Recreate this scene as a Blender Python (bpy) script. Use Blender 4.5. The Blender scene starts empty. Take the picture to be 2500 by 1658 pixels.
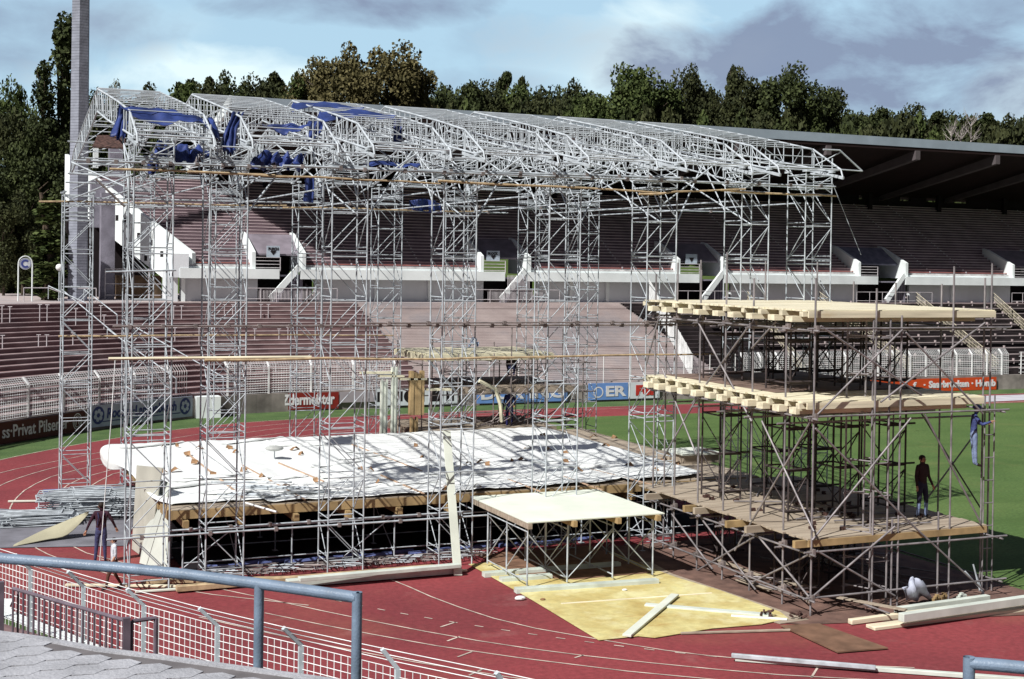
import bpy, math, random
from math import sin, cos, pi, radians, sqrt, atan2, floor
from mathutils import Vector, Matrix, noise
random.seed(7)
S = bpy.context.scene
COL = S.collection
# ------------------------------------------------------------------ survey of the camera (used to measure real-world positions)
f_ = 3282.0; PX0, PY0 = 1250.0, 677.0; CH = 8.8
YAW = radians(66.66); PIT = radians(.585); ROL = .0148
F0 = Vector((cos(YAW), sin(YAW), 0)); R0 = Vector((sin(YAW), -cos(YAW), 0))
FW = Vector((F0.x*cos(PIT), F0.y*cos(PIT), -sin(PIT))); U0 = Vector((F0.x*sin(PIT), F0.y*sin(PIT), cos(PIT)))
RV = R0*cos(ROL)+U0*sin(ROL); UV = U0*cos(ROL)-R0*sin(ROL)
def ray(x, y): return FW + RV*((x-PX0)/f_) + UV*((PY0-y)/f_)
def G(x, y, z=0.0):
    d = ray(x, y); t = (z-CH)/d.z; return Vector((d.x*t, d.y*t, z))
def PY(x, y, Y):
    d = ray(x, y); t = Y/d.y; return Vector((d.x*t, Y, CH+d.z*t))
def PX(x, y, X):
    d = ray(x, y); t = X/d.x; return Vector((X, d.y*t, CH+d.z*t))
# ------------------------------------------------------------------ camera
cam = bpy.data.cameras.new('Camera'); co = bpy.data.objects.new('Camera', cam); COL.objects.link(co)
co.matrix_world = Matrix(((RV.x, UV.x, -FW.x, 0), (RV.y, UV.y, -FW.y, 0), (RV.z, UV.z, -FW.z, CH), (0, 0, 0, 1)))
cam.sensor_width = 36; cam.lens = f_/2500*36; cam.shift_y = -(829-677)/2500
cam.clip_start = .3; cam.clip_end = 3000
S.camera = co
# ------------------------------------------------------------------ sun, sky, exposure
SUN_EL = radians(46); SH_AZ = YAW-radians(40)           # shadows run along SH_AZ
sd = Vector((cos(SH_AZ)*cos(SUN_EL), sin(SH_AZ)*cos(SUN_EL), -sin(SUN_EL)))
sl = bpy.data.lights.new('sun', 'SUN'); sl.energy = 4.6; sl.angle = radians(.5); sl.color = (1.0, .97, .93)
so = bpy.data.objects.new('sun', sl); COL.objects.link(so); so.rotation_euler = sd.to_track_quat('-Z', 'Y').to_euler()
so.location = (0, 0, 60)
W = bpy.data.worlds.new('World'); S.world = W; W.use_nodes = True
nt = W.node_tree; N = nt.nodes; L = nt.links
bg = N['Background']; bg.inputs['Strength'].default_value = .09
sky = N.new('ShaderNodeTexSky'); sky.sky_type = 'NISHITA'; sky.sun_disc = False
sky.sun_elevation = SUN_EL; sky.sun_rotation = atan2(-sd.x, -sd.y); sky.altitude = 200; sky.dust_density = 1.2
def math_n(nt, op, a, b=None, clamp=False):
    n = nt.nodes.new('ShaderNodeMath'); n.operation = op; n.use_clamp = clamp
    for i, v in enumerate((a, b)):
        if v is None: continue
        if isinstance(v, (int, float)): n.inputs[i].default_value = v
        else: nt.links.new(v, n.inputs[i])
    return n.outputs[0]
tc = N.new('ShaderNodeTexCoord'); sep = N.new('ShaderNodeSeparateXYZ'); L.new(tc.outputs['Generated'], sep.inputs[0])
az = math_n(nt, 'ARCTAN2', sep.outputs[1], sep.outputs[0]); el = sep.outputs[2]
nz = N.new('ShaderNodeTexNoise'); nz.inputs['Scale'].default_value = 9; nz.inputs['Detail'].default_value = 9; nz.inputs['Roughness'].default_value = .58; nz.inputs['Distortion'].default_value = .35
mp = N.new('ShaderNodeMapping'); mp.inputs['Scale'].default_value = (1, 1, 2.0); L.new(tc.outputs['Generated'], mp.inputs[0]); L.new(mp.outputs[0], nz.inputs[0])
nf = nz.outputs[0]
def azel(x, y):
    d = ray(x, y).normalized(); return atan2(d.y, d.x), d.z
def blob(x, y, sx, sy, amp=1.0, ns=1.7):
    a, e = azel(x, y)
    da = math_n(nt, 'DIVIDE', math_n(nt, 'SUBTRACT', az, a), sx/f_)
    de = math_n(nt, 'DIVIDE', math_n(nt, 'SUBTRACT', el, e), sy/f_)
    r = math_n(nt, 'ADD', math_n(nt, 'MULTIPLY', da, da), math_n(nt, 'MULTIPLY', de, de))
    r = math_n(nt, 'ADD', r, math_n(nt, 'MULTIPLY', math_n(nt, 'SUBTRACT', nf, .5), -ns*3.2))
    v = math_n(nt, 'SUBTRACT', 1.25, r)
    v = math_n(nt, 'MULTIPLY', v, .8*amp, True)
    return v
def total(bl):
    v = blob(*bl[0])
    for b in bl[1:]: v = math_n(nt, 'MAXIMUM', v, blob(*b))
    return v
white = total([(520, 190, 330, 75, .9), (1500, 150, 330, 130, .6), (2480, 220, 130, 90, .6), (1640, 30, 200, 60, .8), (1150, 330, 900, 90, .25), (300, 60, 200, 60, .15)])
dark = total([(860, 10, 330, 60, 1.0, 1.2), (2050, 160, 520, 170, 1.35, 1.3), (1330, 110, 260, 80, .35), (120, 60, 260, 110, .55), (1250, 200, 180, 50, .4), (2350, 30, 400, 110, .6), (2500, 330, 300, 80, .3)])
def mixc(nt, fac, a, b):
    m = nt.nodes.new('ShaderNodeMix'); m.data_type = 'RGBA'
    if isinstance(fac, (int, float)): m.inputs[0].default_value = fac
    else: nt.links.new(fac, m.inputs[0])
    for i, v in ((6, a), (7, b)):
        if isinstance(v, tuple): m.inputs[i].default_value = (*v[:3], 1)
        else: nt.links.new(v, m.inputs[i])
    return m.outputs[2]
SK = 10.4
base = mixc(nt, .75, sky.outputs[0], (.42*SK, .62*SK, .76*SK))
hz = mixc(nt, math_n(nt, 'MULTIPLY', white, .85), base, (.74*SK, .88*SK, .90*SK))
hz = mixc(nt, math_n(nt, 'MULTIPLY', dark, .9), hz, (.20*SK, .245*SK, .36*SK))
# sky above the cloud band, out of view, is darkened to cut fill light
up = math_n(nt, 'MULTIPLY', math_n(nt, 'SUBTRACT', el, .21), 6.0, True)
hz = mixc(nt, up, hz, mixc(nt, .5, sky.outputs[0], (.02*SK, .02*SK, .05*SK)))
away = math_n(nt, 'ABSOLUTE', math_n(nt, 'SUBTRACT', az, YAW))
hz = mixc(nt, math_n(nt, 'MULTIPLY', math_n(nt, 'SUBTRACT', away, .62), 3.0, True), hz, (.105*SK, .105*SK, .14*SK))  # unseen sky to the sides and behind is dimmed to weaken fill light
L.new(hz, bg.inputs['Color'])
S.view_settings.view_transform = 'Standard'; S.view_settings.look = 'None'; S.view_settings.exposure = .38; S.view_settings.gamma = 1
S.cycles.use_denoising = True
S.cycles.max_bounces = 5; S.cycles.diffuse_bounces = 2; S.cycles.glossy_bounces = 2
# ------------------------------------------------------------------ materials
MATS = {}
def mat(name, c, rough=.7, metal=0., var=.12, vs=2.0, c2=None, bump=0., bs=20., obj=False, spec=.3, trans=0., stretch=None):
    if name in MATS: return MATS[name]
    m = bpy.data.materials.new(name); m.use_nodes = True; nt = m.node_tree; n = nt.nodes; l = nt.links
    b = n['Principled BSDF']; b.inputs['Roughness'].default_value = rough; b.inputs['Metallic'].default_value = metal
    b.inputs['Specular IOR Level'].default_value = spec
    tc = n.new('ShaderNodeTexCoord'); src = tc.outputs['Object']
    if stretch:
        mpn = n.new('ShaderNodeMapping'); mpn.inputs['Scale'].default_value = stretch; l.new(src, mpn.inputs[0]); src = mpn.outputs[0]
    nz = n.new('ShaderNodeTexNoise'); nz.inputs['Scale'].default_value = vs; nz.inputs['Detail'].default_value = 5; l.new(src, nz.inputs[0])
    k = c2 if c2 else tuple(x*(1-3*var) for x in c)
    k1 = c if c2 else tuple(min(.95, x*(1+var)) for x in c)
    r = n.new('ShaderNodeValToRGB'); r.color_ramp.elements[0].position = .33; r.color_ramp.elements[1].position = .67
    r.color_ramp.elements[0].color = (*k, 1); r.color_ramp.elements[1].color = (*k1, 1)
    l.new(nz.outputs[0], r.inputs[0]); out = r.outputs[0]
    if obj:
        oi = n.new('ShaderNodeObjectInfo'); hs = n.new('ShaderNodeHueSaturation'); l.new(out, hs.inputs['Color'])
        l.new(math_n(nt, 'ADD', math_n(nt, 'MULTIPLY', oi.outputs['Random'], .5), .75), hs.inputs['Value'])
        l.new(math_n(nt, 'ADD', math_n(nt, 'MULTIPLY', oi.outputs['Random'], .03), .485), hs.inputs['Hue']); out = hs.outputs[0]
    l.new(out, b.inputs['Base Color'])
    if bump:
        bn = n.new('ShaderNodeTexNoise'); bn.inputs['Scale'].default_value = bs; bn.inputs['Detail'].default_value = 4; l.new(tc.outputs['Object'], bn.inputs[0])
        bp = n.new('ShaderNodeBump'); bp.inputs['Strength'].default_value = bump; bp.inputs['Distance'].default_value = .05
        l.new(bn.outputs[0], bp.inputs['Height']); l.new(bp.outputs[0], b.inputs['Normal'])
    MATS[name] = m; return m
STEEL = mat('galvanised_steel', (.50, .55, .59), .6, .1, .14, 3, spec=.3)
STEELD = mat('weathered_steel', (.30, .26, .25), .5, .3, .15, 3)
ALU = mat('truss_aluminium', (.52, .57, .61), .55, .1, .08, 2, spec=.35)
STEELSH = mat('shaded_steel', (.07, .055, .055), .6, .1, .15, 3)  # steel with the shade below the upper decks put into its colour
WOOD = mat('new_pine', (.80, .74, .55), .7, 0, .1, 1.2, stretch=(.4, 6, 6))
WOODY = mat('yellow_timber', (.42, .30, .15), .7, 0, .12, 2)
WOODG = mat('grey_plank', (.43, .37, .29), .8, 0, .12, 1.5, c2=(.27, .22, .17), stretch=(.3, 7, 3))
POLE = mat('peeled_pole', (.50, .38, .23), .75, 0, .15, 4)
PLY = mat('pale_plywood', (.68, .72, .63), .75, 0, .05, 1)
BEAM = mat('painted_beam', (.60, .66, .60), .55, 0, .06, 2)
WHITE = mat('white_plastic_sheet', (.86, .89, .88), .45, 0, .04, 1.2, bump=.35, bs=2.2)
BLUE = mat('blue_tarpaulin', (.035, .06, .215), .5, 0, .2, 1.5, bump=.3, bs=4)
CONC = mat('painted_concrete', (.72, .76, .79), .8, 0, .05, .35, bump=.1, bs=6)
CONCW = mat('white_concrete', (.80, .86, .86), .75, 0, .05, .5)
CONCD = mat('grey_concrete', (.24, .23, .28), .85, 0, .12, 1.0, bump=.4, bs=12)
BLACKM = mat('dark_void', (.012, .008, .010), .9, 0, .1, 1)  # near-black colour standing in for shade in openings and under the roof
# ------------------------------------------------------------------ mesh builder
ORG = {}
TUBEM = {'galvanised_steel', 'weathered_steel', 'truss_aluminium', 'peeled_pole', 'brown_steel_tube', 'pale_rail_paint', 'shaded_steel'}
class MB:
    def __init__(s): s.v = []; s.f = []
    def quad(s, *p):
        b = len(s.v); s.v += [tuple(q) for q in p]; s.f.append(tuple(range(b, b+len(p))))
    def box(s, x0, x1, y0, y1, z0, z1):
        s.hexa([(x0, y0, z0), (x1, y0, z0), (x1, y1, z0), (x0, y1, z0)], [(x0, y0, z1), (x1, y0, z1), (x1, y1, z1), (x0, y1, z1)])
    def hexa(s, lo, hi):
        b = len(s.v); n = len(lo); s.v += [tuple(p) for p in lo]+[tuple(p) for p in hi]
        s.f.append(tuple(b+i for i in reversed(range(n)))); s.f.append(tuple(b+n+i for i in range(n)))
        for i in range(n):
            j = (i+1) % n; s.f.append((b+i, b+j, b+n+j, b+n+i))
    def slab(s, poly, t):                       # polygon (3-D points) with thickness t downwards
        s.hexa([(p[0], p[1], p[2]-t) for p in poly], [tuple(p) for p in poly])
    def beam(s, a, b, w, h, up=(0, 0, 1)):
        a = Vector(a); b = Vector(b); d = (b-a).normalized(); u = Vector(up); sd = d.cross(u)
        if sd.length < 1e-4: sd = d.cross(Vector((0, 1, 0)))
        sd.normalize(); u = sd.cross(d).normalized()
        o = [sd*(w/2)+u*(h/2), sd*(-w/2)+u*(h/2), sd*(-w/2)-u*(h/2), sd*(w/2)-u*(h/2)]
        s.hexa([a+q for q in o], [b+q for q in o])
    def tube(s, a, b, r=.024, n=6, r2=None):
        a = Vector(a); b = Vector(b); d = (b-a)
        if d.length < 1e-5: return
        d.normalize(); u = d.cross(Vector((0, 0, 1)))
        if u.length < .05: u = d.cross(Vector((0, 1, 0)))
        u.normalize(); w = d.cross(u); r2 = r if r2 is None else r2
        k = [(cos(2*pi*i/n), sin(2*pi*i/n)) for i in range(n)]
        s.hexa([a+u*(c*r)+w*(q*r) for c, q in k], [b+u*(c*r2)+w*(q*r2) for c, q in k])
    def path(s, pts, r=.024, n=6):
        for a, b in zip(pts, pts[1:]): s.tube(a, b, r, n)
    def grid(s, P):                              # P rows of points
        b = len(s.v); m = len(P[0])
        for row in P: s.v += [tuple(p) for p in row]
        for i in range(len(P)-1):
            for j in range(m-1): s.f.append((b+i*m+j, b+i*m+j+1, b+(i+1)*m+j+1, b+(i+1)*m+j))
    def build(s, name, m, parent=None, smooth=False, **kw):
        o0 = Vector((0, 0, 0))
        if parent is not None: o0 = ORG.get(parent.name, o0)
        elif s.v:
            xs = [p[0] for p in s.v]; ys = [p[1] for p in s.v]; zs = [p[2] for p in s.v]
            o0 = Vector(((min(xs)+max(xs))/2, (min(ys)+max(ys))/2, min(zs)))
        me = bpy.data.meshes.new(name)
        me.from_pydata([(p[0]-o0.x, p[1]-o0.y, p[2]-o0.z) for p in s.v], [], s.f)
        for k in (m if isinstance(m, (list, tuple)) else [m]): me.materials.append(k)
        if smooth or (not isinstance(m, list) and m.name in TUBEM):
            me.polygons.foreach_set('use_smooth', [True]*len(me.polygons))
            if not smooth: me.set_sharp_from_angle(angle=radians(75))
        ob = bpy.data.objects.new(name, me); COL.objects.link(ob)
        ORG[ob.name] = o0
        if parent is not None: ob.parent = parent
        else: ob.location = o0
        tag(ob, **kw); return ob
def tag(o, label=None, cat=None, group=None, kind=None):
    if label: o['label'] = label
    if cat: o['category'] = cat
    if group: o['group'] = group
    if kind: o['kind'] = kind
    return o
def empty(name, loc, label, cat, group=None):
    o = bpy.data.objects.new(name, None); COL.objects.link(o); o.location = loc; o.empty_display_size = .3
    ORG[o.name] = Vector(loc); return tag(o, label, cat, group)
def copy_thing(root, loc, label=None, rz=None):
    r = root.copy(); COL.objects.link(r); r.location = loc; ORG[r.name] = Vector(loc)
    if rz is not None: r.rotation_euler.z = rz
    if label: r['label'] = label
    for ch in root.children:
        c = ch.copy(); COL.objects.link(c); c.parent = r
        for g in ch.children:
            d = g.copy(); COL.objects.link(d); d.parent = c
    return r
ORD = ['first', 'second', 'third', 'fourth', 'fifth', 'sixth', 'seventh', 'eighth', 'ninth', 'tenth', 'eleventh', 'twelfth', 'thirteenth', 'fourteenth', 'fifteenth', 'sixteenth', 'seventeenth', 'eighteenth', 'nineteenth', 'twentieth'] + ['twenty-'+w for w in ('first', 'second', 'third', 'fourth', 'fifth', 'sixth', 'seventh', 'eighth', 'ninth')] + ['thirtieth'] + ['thirty-'+w for w in ('first', 'second', 'third', 'fourth', 'fifth', 'sixth', 'seventh', 'eighth', 'ninth')] + ['fortieth'] + ['forty-'+w for w in ('first', 'second', 'third', 'fourth', 'fifth', 'sixth', 'seventh', 'eighth', 'ninth')]
def lr(i, n):
    return 'leftmost' if i == 0 else 'rightmost' if i == n-1 else ORD[i]+' from the left'
def chaikin(p, k=2):
    for _ in range(k):
        q = [p[0]]
        for a, b in zip(p, p[1:]):
            q.append(tuple(a[i]*.75+b[i]*.25 for i in range(len(a)))); q.append(tuple(a[i]*.25+b[i]*.75 for i in range(len(a))))
        q.append(p[-1]); p = q
    return p
def offset(path, d):
    out = []
    for i, p in enumerate(path):
        a = path[max(0, i-1)]; b = path[min(len(path)-1, i+1)]
        t = Vector((b[0]-a[0], b[1]-a[1])).normalized(); out.append((p[0]-t.y*d, p[1]+t.x*d))
    return out
def resample(path, step):
    out = [path[0]]; acc = 0
    for a, b in zip(path, path[1:]):
        a = Vector(a[:2]); b = Vector(b[:2]); l = (b-a).length; t = step-acc
        while t <= l: out.append(tuple(a+(b-a)*(t/l))); t += step
        acc = (acc+l) % step
    return out
# ================================================================== SETTING: ground, track, pitch
GRASSD = mat('outer_grass', (.085, .140, .045), .95, 0, .2, .8, c2=(.05, .095, .03), bump=.3, bs=9)
PITCH = mat('pitch_grass', (.092, .150, .042), .95, 0, .2, .25, c2=(.066, .122, .032), bump=.35, bs=14)
def grain(m, scale, amt):
    nt = m.node_tree; b = nt.nodes['Principled BSDF']; src = b.inputs['Base Color'].links[0].from_socket
    tc = nt.nodes.new('ShaderNodeTexCoord'); nz = nt.nodes.new('ShaderNodeTexNoise'); nz.inputs['Scale'].default_value = scale; nz.inputs['Detail'].default_value = 3
    nt.links.new(tc.outputs['Object'], nz.inputs[0]); hs = nt.nodes.new('ShaderNodeHueSaturation'); nt.links.new(src, hs.inputs['Color'])
    nt.links.new(math_n(nt, 'ADD', math_n(nt, 'MULTIPLY', math_n(nt, 'SUBTRACT', nz.outputs[0], .5), amt), 1), hs.inputs['Value'])
    nt.links.new(hs.outputs[0], b.inputs['Base Color'])
grain(GRASSD, 14, 1.6); grain(PITCH, 9, 1.3)
RED = mat('red_track', (.245, .046, .052), .85, 0, .1, .22, c2=(.175, .034, .040), bump=.15, bs=30)
grain(RED, 7, .8)
def worn(m, c, scale, lo, hi, fac=.7, w=None):
    nt = m.node_tree; b = nt.nodes['Principled BSDF']; src = b.inputs['Base Color'].links[0].from_socket; tc = nt.nodes.new('ShaderNodeTexCoord'); nz = nt.nodes.new('ShaderNodeTexNoise')
    nz.inputs['Scale'].default_value = scale; nz.inputs['Detail'].default_value = 8; nz.inputs['Roughness'].default_value = .65
    if w: q = nt.nodes.new('ShaderNodeMapping'); q.inputs['Scale'].default_value = w; nt.links.new(tc.outputs['Object'], q.inputs[0]); nt.links.new(q.outputs[0], nz.inputs[0])
    else: nt.links.new(tc.outputs['Object'], nz.inputs[0])
    k = math_n(nt, 'MULTIPLY', math_n(nt, 'DIVIDE', math_n(nt, 'SUBTRACT', nz.outputs[0], lo), hi-lo, True), fac)
    nt.links.new(mixc(nt, k, src, c), b.inputs['Base Color'])
worn(RED, (.30, .115, .075), .12, .52, .72, .55); worn(RED, (.33, .17, .16), .6, .60, .74, .35); worn(RED, (.10, .022, .025), .9, .60, .72, .5)
worn(OSB, (.40, .24, .08), .9, .56, .68, .6) if 0 else None; worn(PITCH, (.16, .17, .06), .35, .56, .74, .45); worn(PITCH, (.045, .09, .02), .08, .5, .6, .5, (1, 3, 1))
m = MB(); R_ = 1500
m.quad((-R_, -R_, -.03), (R_, -R_, -.03), (R_, R_, -.03), (-R_, R_, -.03))
m.build('ground', GRASSD, kind='structure')
kerb = [G(0, 1492), G(60, 1518), G(120, 1540), G(185, 1567), G(260, 1597)]
kerbp = [(p.x, p.y) for p in kerb]
trk = [(135, 74.3), (42, 74.2), (30, 74.2), (21.3, 73.4), (15.35, 72.35), (10.4, 69.5), (7, 66.5), (5.5, 65.0), (2.77, 61.9), (.2, 58), (-1.5, 53), (-2.2, 47), (-1.2, 41), (.4, 37.4)]+kerbp[:]+[(5.6, 26), (9.5, 18.5), (15, 11), (24, 5), (40, 2), (135, 2)]
m = MB(); m.quad(*[(x, y, 0) for x, y in reversed(trk)]); m.build('running_track', RED, kind='structure')
m = MB(); m.quad((27.35, 69.6, .006), (27.4, 24, .006), (30.5, 17.5, .006), (40, 13, .006), (135, 13, .006), (135, 69.0, .006), (65, 69.0, .006), (45, 69.3, .006)); m.f[0] = tuple(m.f[0])
m.build('pitch', PITCH, kind='structure')
LINE = mat('lane_paint', (.62, .52, .45), .8, 0, .15, 2)
def line(pts, w=.05, z=.012, name='lane_marking', k=1):
    p = chaikin([(a[0], a[1]) for a in pts], k) if k else pts
    m = MB(); A = offset(p, w/2); B = offset(p, -w/2)
    for i in range(len(p)-1): m.quad((*A[i], z), (*A[i+1], z), (*B[i+1], z), (*B[i], z))
    return m
def fixup(m):
    for i, f in enumerate(m.f):
        a, b, c = [Vector(m.v[j]) for j in f[:3]]
        if (b-a).cross(c-a).z < 0: m.f[i] = tuple(reversed(f))
lm = MB()
def addline(pts, w=.05, k=1):
    q = line(pts, w, k=k); b = len(lm.v); lm.v += q.v; lm.f += [tuple(j+b for j in f) for f in q.f]
lanes = [
 [(-1.5, 50), (-1, 54), (.2, 58.0), (2.77, 61.94), (5.5, 65.04), (7.03, 66.56), (10.44, 69.5), (15.38, 72.3), (21.4, 73.35), (30, 74.1), (42, 74.1), (130, 74.1)],
 [(0, 45), (-.1, 50), (.8, 55), (2.62, 58.34), (5.15, 60.9), (6.52, 62.4), (11.84, 67.8), (16.5, 70.9), (22, 72.2), (30, 72.9), (42, 73.0)],
 [(1.2, 42), (1.0, 47), (1.3, 51.5), (2.48, 55.05), (3.55, 57.2), (5.02, 59.3), (8, 62.2), (12.6, 66.5), (17.2, 69.6), (23, 71.1), (30, 71.8)],
 [(8.9, 33.4), (6.14, 35.98), (4.4, 38.9), (3.34, 41.33), (2.85, 43.2), (2.5, 47), (2.51, 49.38), (2.78, 51.41), (3.41, 54.12), (4.8, 57.3), (8.5, 61), (13.4, 65.3), (18, 68.3), (23.5, 69.9), (28, 70.6)],
 [(9.4, 35.5), (7, 37.2), (4.46, 40.93), (3.8, 43.5), (3.5, 46.2), (3.67, 48.98), (4.53, 53.5), (6.03, 56.8), (9.6, 60), (14.2, 64), (19, 67), (24, 68.6)],
 [(4.9, 49), (5.2, 52), (5.72, 53.98), (7.2, 57.3), (10.6, 59.4), (15, 62.8), (20, 65.8), (25, 67.3)],
 [(6.6, 50), (8.4, 55), (12, 58.6), (16, 61.8), (21, 64.6), (25.5, 66.0)],
 [(4.6, 40.6), (6.3, 37.2), (8.02, 34.48), (9.46, 32.14), (11.33, 29.41), (13.03, 27.44), (15.24, 25.48), (17.43, 23.81), (22, 21.4), (30, 19)],
 [(7.69, 33.05), (9.11, 30.94), (11.23, 28.18), (14.81, 24.75), (19, 22), (26, 19)],
 [(6.1, 33.2), (8.1, 30.1), (10.4, 27.1), (14.2, 23.2)],
 [(11.4, 36.6), (11.84, 34.99), (12.23, 32.58), (13.06, 29.96), (14.63, 27.79), (15.76, 26.35), (17.3, 25.1), (20, 23.6)],
]
for l_ in lanes: addline(l_)
dash = chaikin([(9.3, 34.3), (10.22, 32.75), (11.54, 30.9), (13.54, 28.52), (15.07, 26.96), (16.48, 25.7), (18, 24.5)], 2)
dd = resample(dash, .12)
for i in range(0, len(dd)-3, 6): addline(dd[i:i+3], .045, k=0)
for a, b in [((1075, 1532), (1112, 1520)), ((1092, 1566), (1122, 1555)), ((1117, 1605), (1152, 1592)), ((1145, 1650), (1180, 1634)), ((1981, 1655), (1998, 1628)), ((1403, 1607), (1425, 1600))]:
    p, q = G(*a), G(*b); addline([(p.x, p.y), (q.x, q.y)], .05, k=0)
pp = G(2480, 995); addline([(64, 69.35), (130, 69.2)], .12, k=0)
fixup(lm); lm.build('lane_markings', LINE, kind='structure')
m = line([(1.8, 36.6)]+kerbp+[(5.9, 26.2), (9.8, 18.6)], .38, .03, k=1); fixup(m); m.build('track_kerb_strip', CONCW, kind='structure')
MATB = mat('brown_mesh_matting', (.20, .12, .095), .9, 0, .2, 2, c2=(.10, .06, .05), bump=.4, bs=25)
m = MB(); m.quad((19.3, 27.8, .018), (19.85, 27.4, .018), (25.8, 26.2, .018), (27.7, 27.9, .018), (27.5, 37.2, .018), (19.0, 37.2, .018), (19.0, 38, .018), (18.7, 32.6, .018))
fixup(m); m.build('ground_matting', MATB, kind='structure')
SHT = mat('far_sheet', (.55, .55, .6), .7, 0, .1, .4)
m = MB(); m.quad((63, 69.8, .02), (63, 73.2, .02), (92, 73.6, .02), (92, 71.4, .02)); fixup(m); m.build('landing_area', SHT, kind='structure')
# ================================================================== LOWER TERRACE
wall = [(-7.2, 30), (-7.0, 38), (-6.3, 46), (-4.4, 54), (-1.2, 61), (2.99, 67.0), (7.38, 71.3), (13.0, 75.2), (17.6, 77.0), (23, 77.2), (30, 77.2), (60, 77.2), (135, 77.2)]
wallp = chaikin(wall, 2)
TZ0, TZ1 = 1.05, 5.8; NR = 20; TD = 16.2
TERR = mat('terrace_concrete', (.225, .145, .145), .9, 0, .14, .6, c2=(.13, .078, .082))
TEDGE = mat('bench_slats', (.55, .46, .46), .8, 0, .12, 1)
BRICK = mat('terrace_paving', (.46, .40, .385), .9, 0, .12, .5, c2=(.37, .31, .30))
worn(BRICK, (.30, .29, .31), .15, .5, .62, .6); worn(TERR, (.30, .25, .25), .2, .52, .7, .5)
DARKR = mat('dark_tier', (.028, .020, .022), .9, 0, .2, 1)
SEATP = mat('seat_plank', (.40, .34, .34), .75, 0, .1, 1)
def run(path, xa, xb):
    p = resample(path, .9); return [q for q in p if xa <= q[0] <= xb]
ter = empty('standing_terrace', (30, 86, 0), 'low red brown spectator terrace curving behind the wire fence', 'terrace')
q_all = resample(wallp, .9)
def strip(d, z0, z1, xa, xb, m, d2=None):
    """vertical riser at offset d from z0 to z1, tread to d2"""
    A = offset(q_all, d); idx = [i for i in range(len(A)) if xa <= q_all[i][0] <= xb]
    i0, i1 = idx[0], idx[-1]
    P = [A[i] for i in range(i0, i1+1)]
    m.grid([[(*p, z0) for p in P], [(*p, z1) for p in P]])
    if d2 is not None:
        B = offset(q_all, d2); Q = [B[i] for i in range(i0, i1+1)]
        m.grid([[(*p, z1) for p in P], [(*p, z1) for p in Q]])
step = (TZ1-TZ0)/NR; sdep = TD/NR
XL = -9; XB0, XB1, XE = 28.2, 50.0, 135
m1, m2, m3 = MB(), MB(), MB()
for k in range(NR):
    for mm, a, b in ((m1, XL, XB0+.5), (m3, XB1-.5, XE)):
        strip(.4+k*sdep, TZ0+k*step, TZ0+(k+1)*step, a, b, mm, .4+(k+1)*sdep)
NM = 52
for k in range(NM): strip(.4+k*TD/NM, TZ0+k*(TZ1-TZ0)/NM, TZ0+(k+1)*(TZ1-TZ0)/NM, XB0-.5, XB1+.5, m2, .4+(k+1)*TD/NM)
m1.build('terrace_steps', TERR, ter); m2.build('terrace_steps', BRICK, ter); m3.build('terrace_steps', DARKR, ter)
m = MB()
strip(TD+.4, TZ1, TZ1+.02, XL, XE, m, 40); m.build('walkway', BRICK, ter)
m = MB(); strip(TD+.2, TZ1-.28, TZ1+.10, 56, XE, m, TD+.9); m.build('top_wall', TERR, ter)
m = MB()
for k in range(26):
    p = PY(1700+k*29.3, 743, 93.4); m = MB(); m.box(p.x-.13, p.x+.13, 93.30, 93.5, 5.66, 5.86); m.build('drain_slot', BLACKM, ter)
# wall under the fence
m = MB(); strip(.1, -.03, TZ0, XL, XE, m, .55); m.build('front_wall', mat('front_wall_concrete', (.30, .27, .25), .9, 0, .15, 1), ter)
# bench slats / row edges
def slat(d, z, xa, xb, w=.16, t=.05):
    mm = MB(); A = offset(q_all, d); B = offset(q_all, d+w); idx = [i for i in range(len(A)) if xa <= q_all[i][0] <= xb]
    P = [A[i] for i in range(idx[0], idx[-1]+1)]; Q = [B[i] for i in range(idx[0], idx[-1]+1)]
    mm.grid([[(*p, z-t) for p in P], [(*p, z) for p in P], [(*p, z) for p in Q], [(*p, z-t) for p in Q]]); return mm
for k in range(NR):
    slat(.38+k*sdep, TZ0+(k+1)*step+.02, XL, XB0+.3).build('bench_row', TEDGE, ter)
for k in range(3, NR, 5):
    mm = slat(.392+k*sdep, TZ0+(k+1)*step+.004, XB0+.3, XB1, .07, .02); mm.build('step_edge', TEDGE, ter)
seat = empty('bench_seating_block', (80, 86, 0), 'dark tiered block with rows of pale plank benches on the right', 'seating')
def seat_rows():
    n = 12; dz = (TZ1-TZ0)/n; dy = TD/n
    for k in range(n):
        y = 77.6+k*dy; z = TZ0+(k+1)*dz+.12; xa = 49.3+(n-k)*(-.0)+0
        x0 = 57.5-(k/(n-1))*5.4
        mm = MB(); mm.box(x0, 135, y+.1, y+.34, z-.05, z)
        x = x0+.8
        while x < 134:
            mm.box(x, x+.07, y+.12, y+.30, z-.25, z+.16); x += 2.6
        mm.build('bench_row', SEATP, seat)
seat_rows()
WIREW = mat('white_painted_wire', (.78, .80, .80), .6, 0, .08, 2)
RAILW = mat('pale_rail_paint', (.55, .52, .54), .6, 0, .1, 2)
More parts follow.
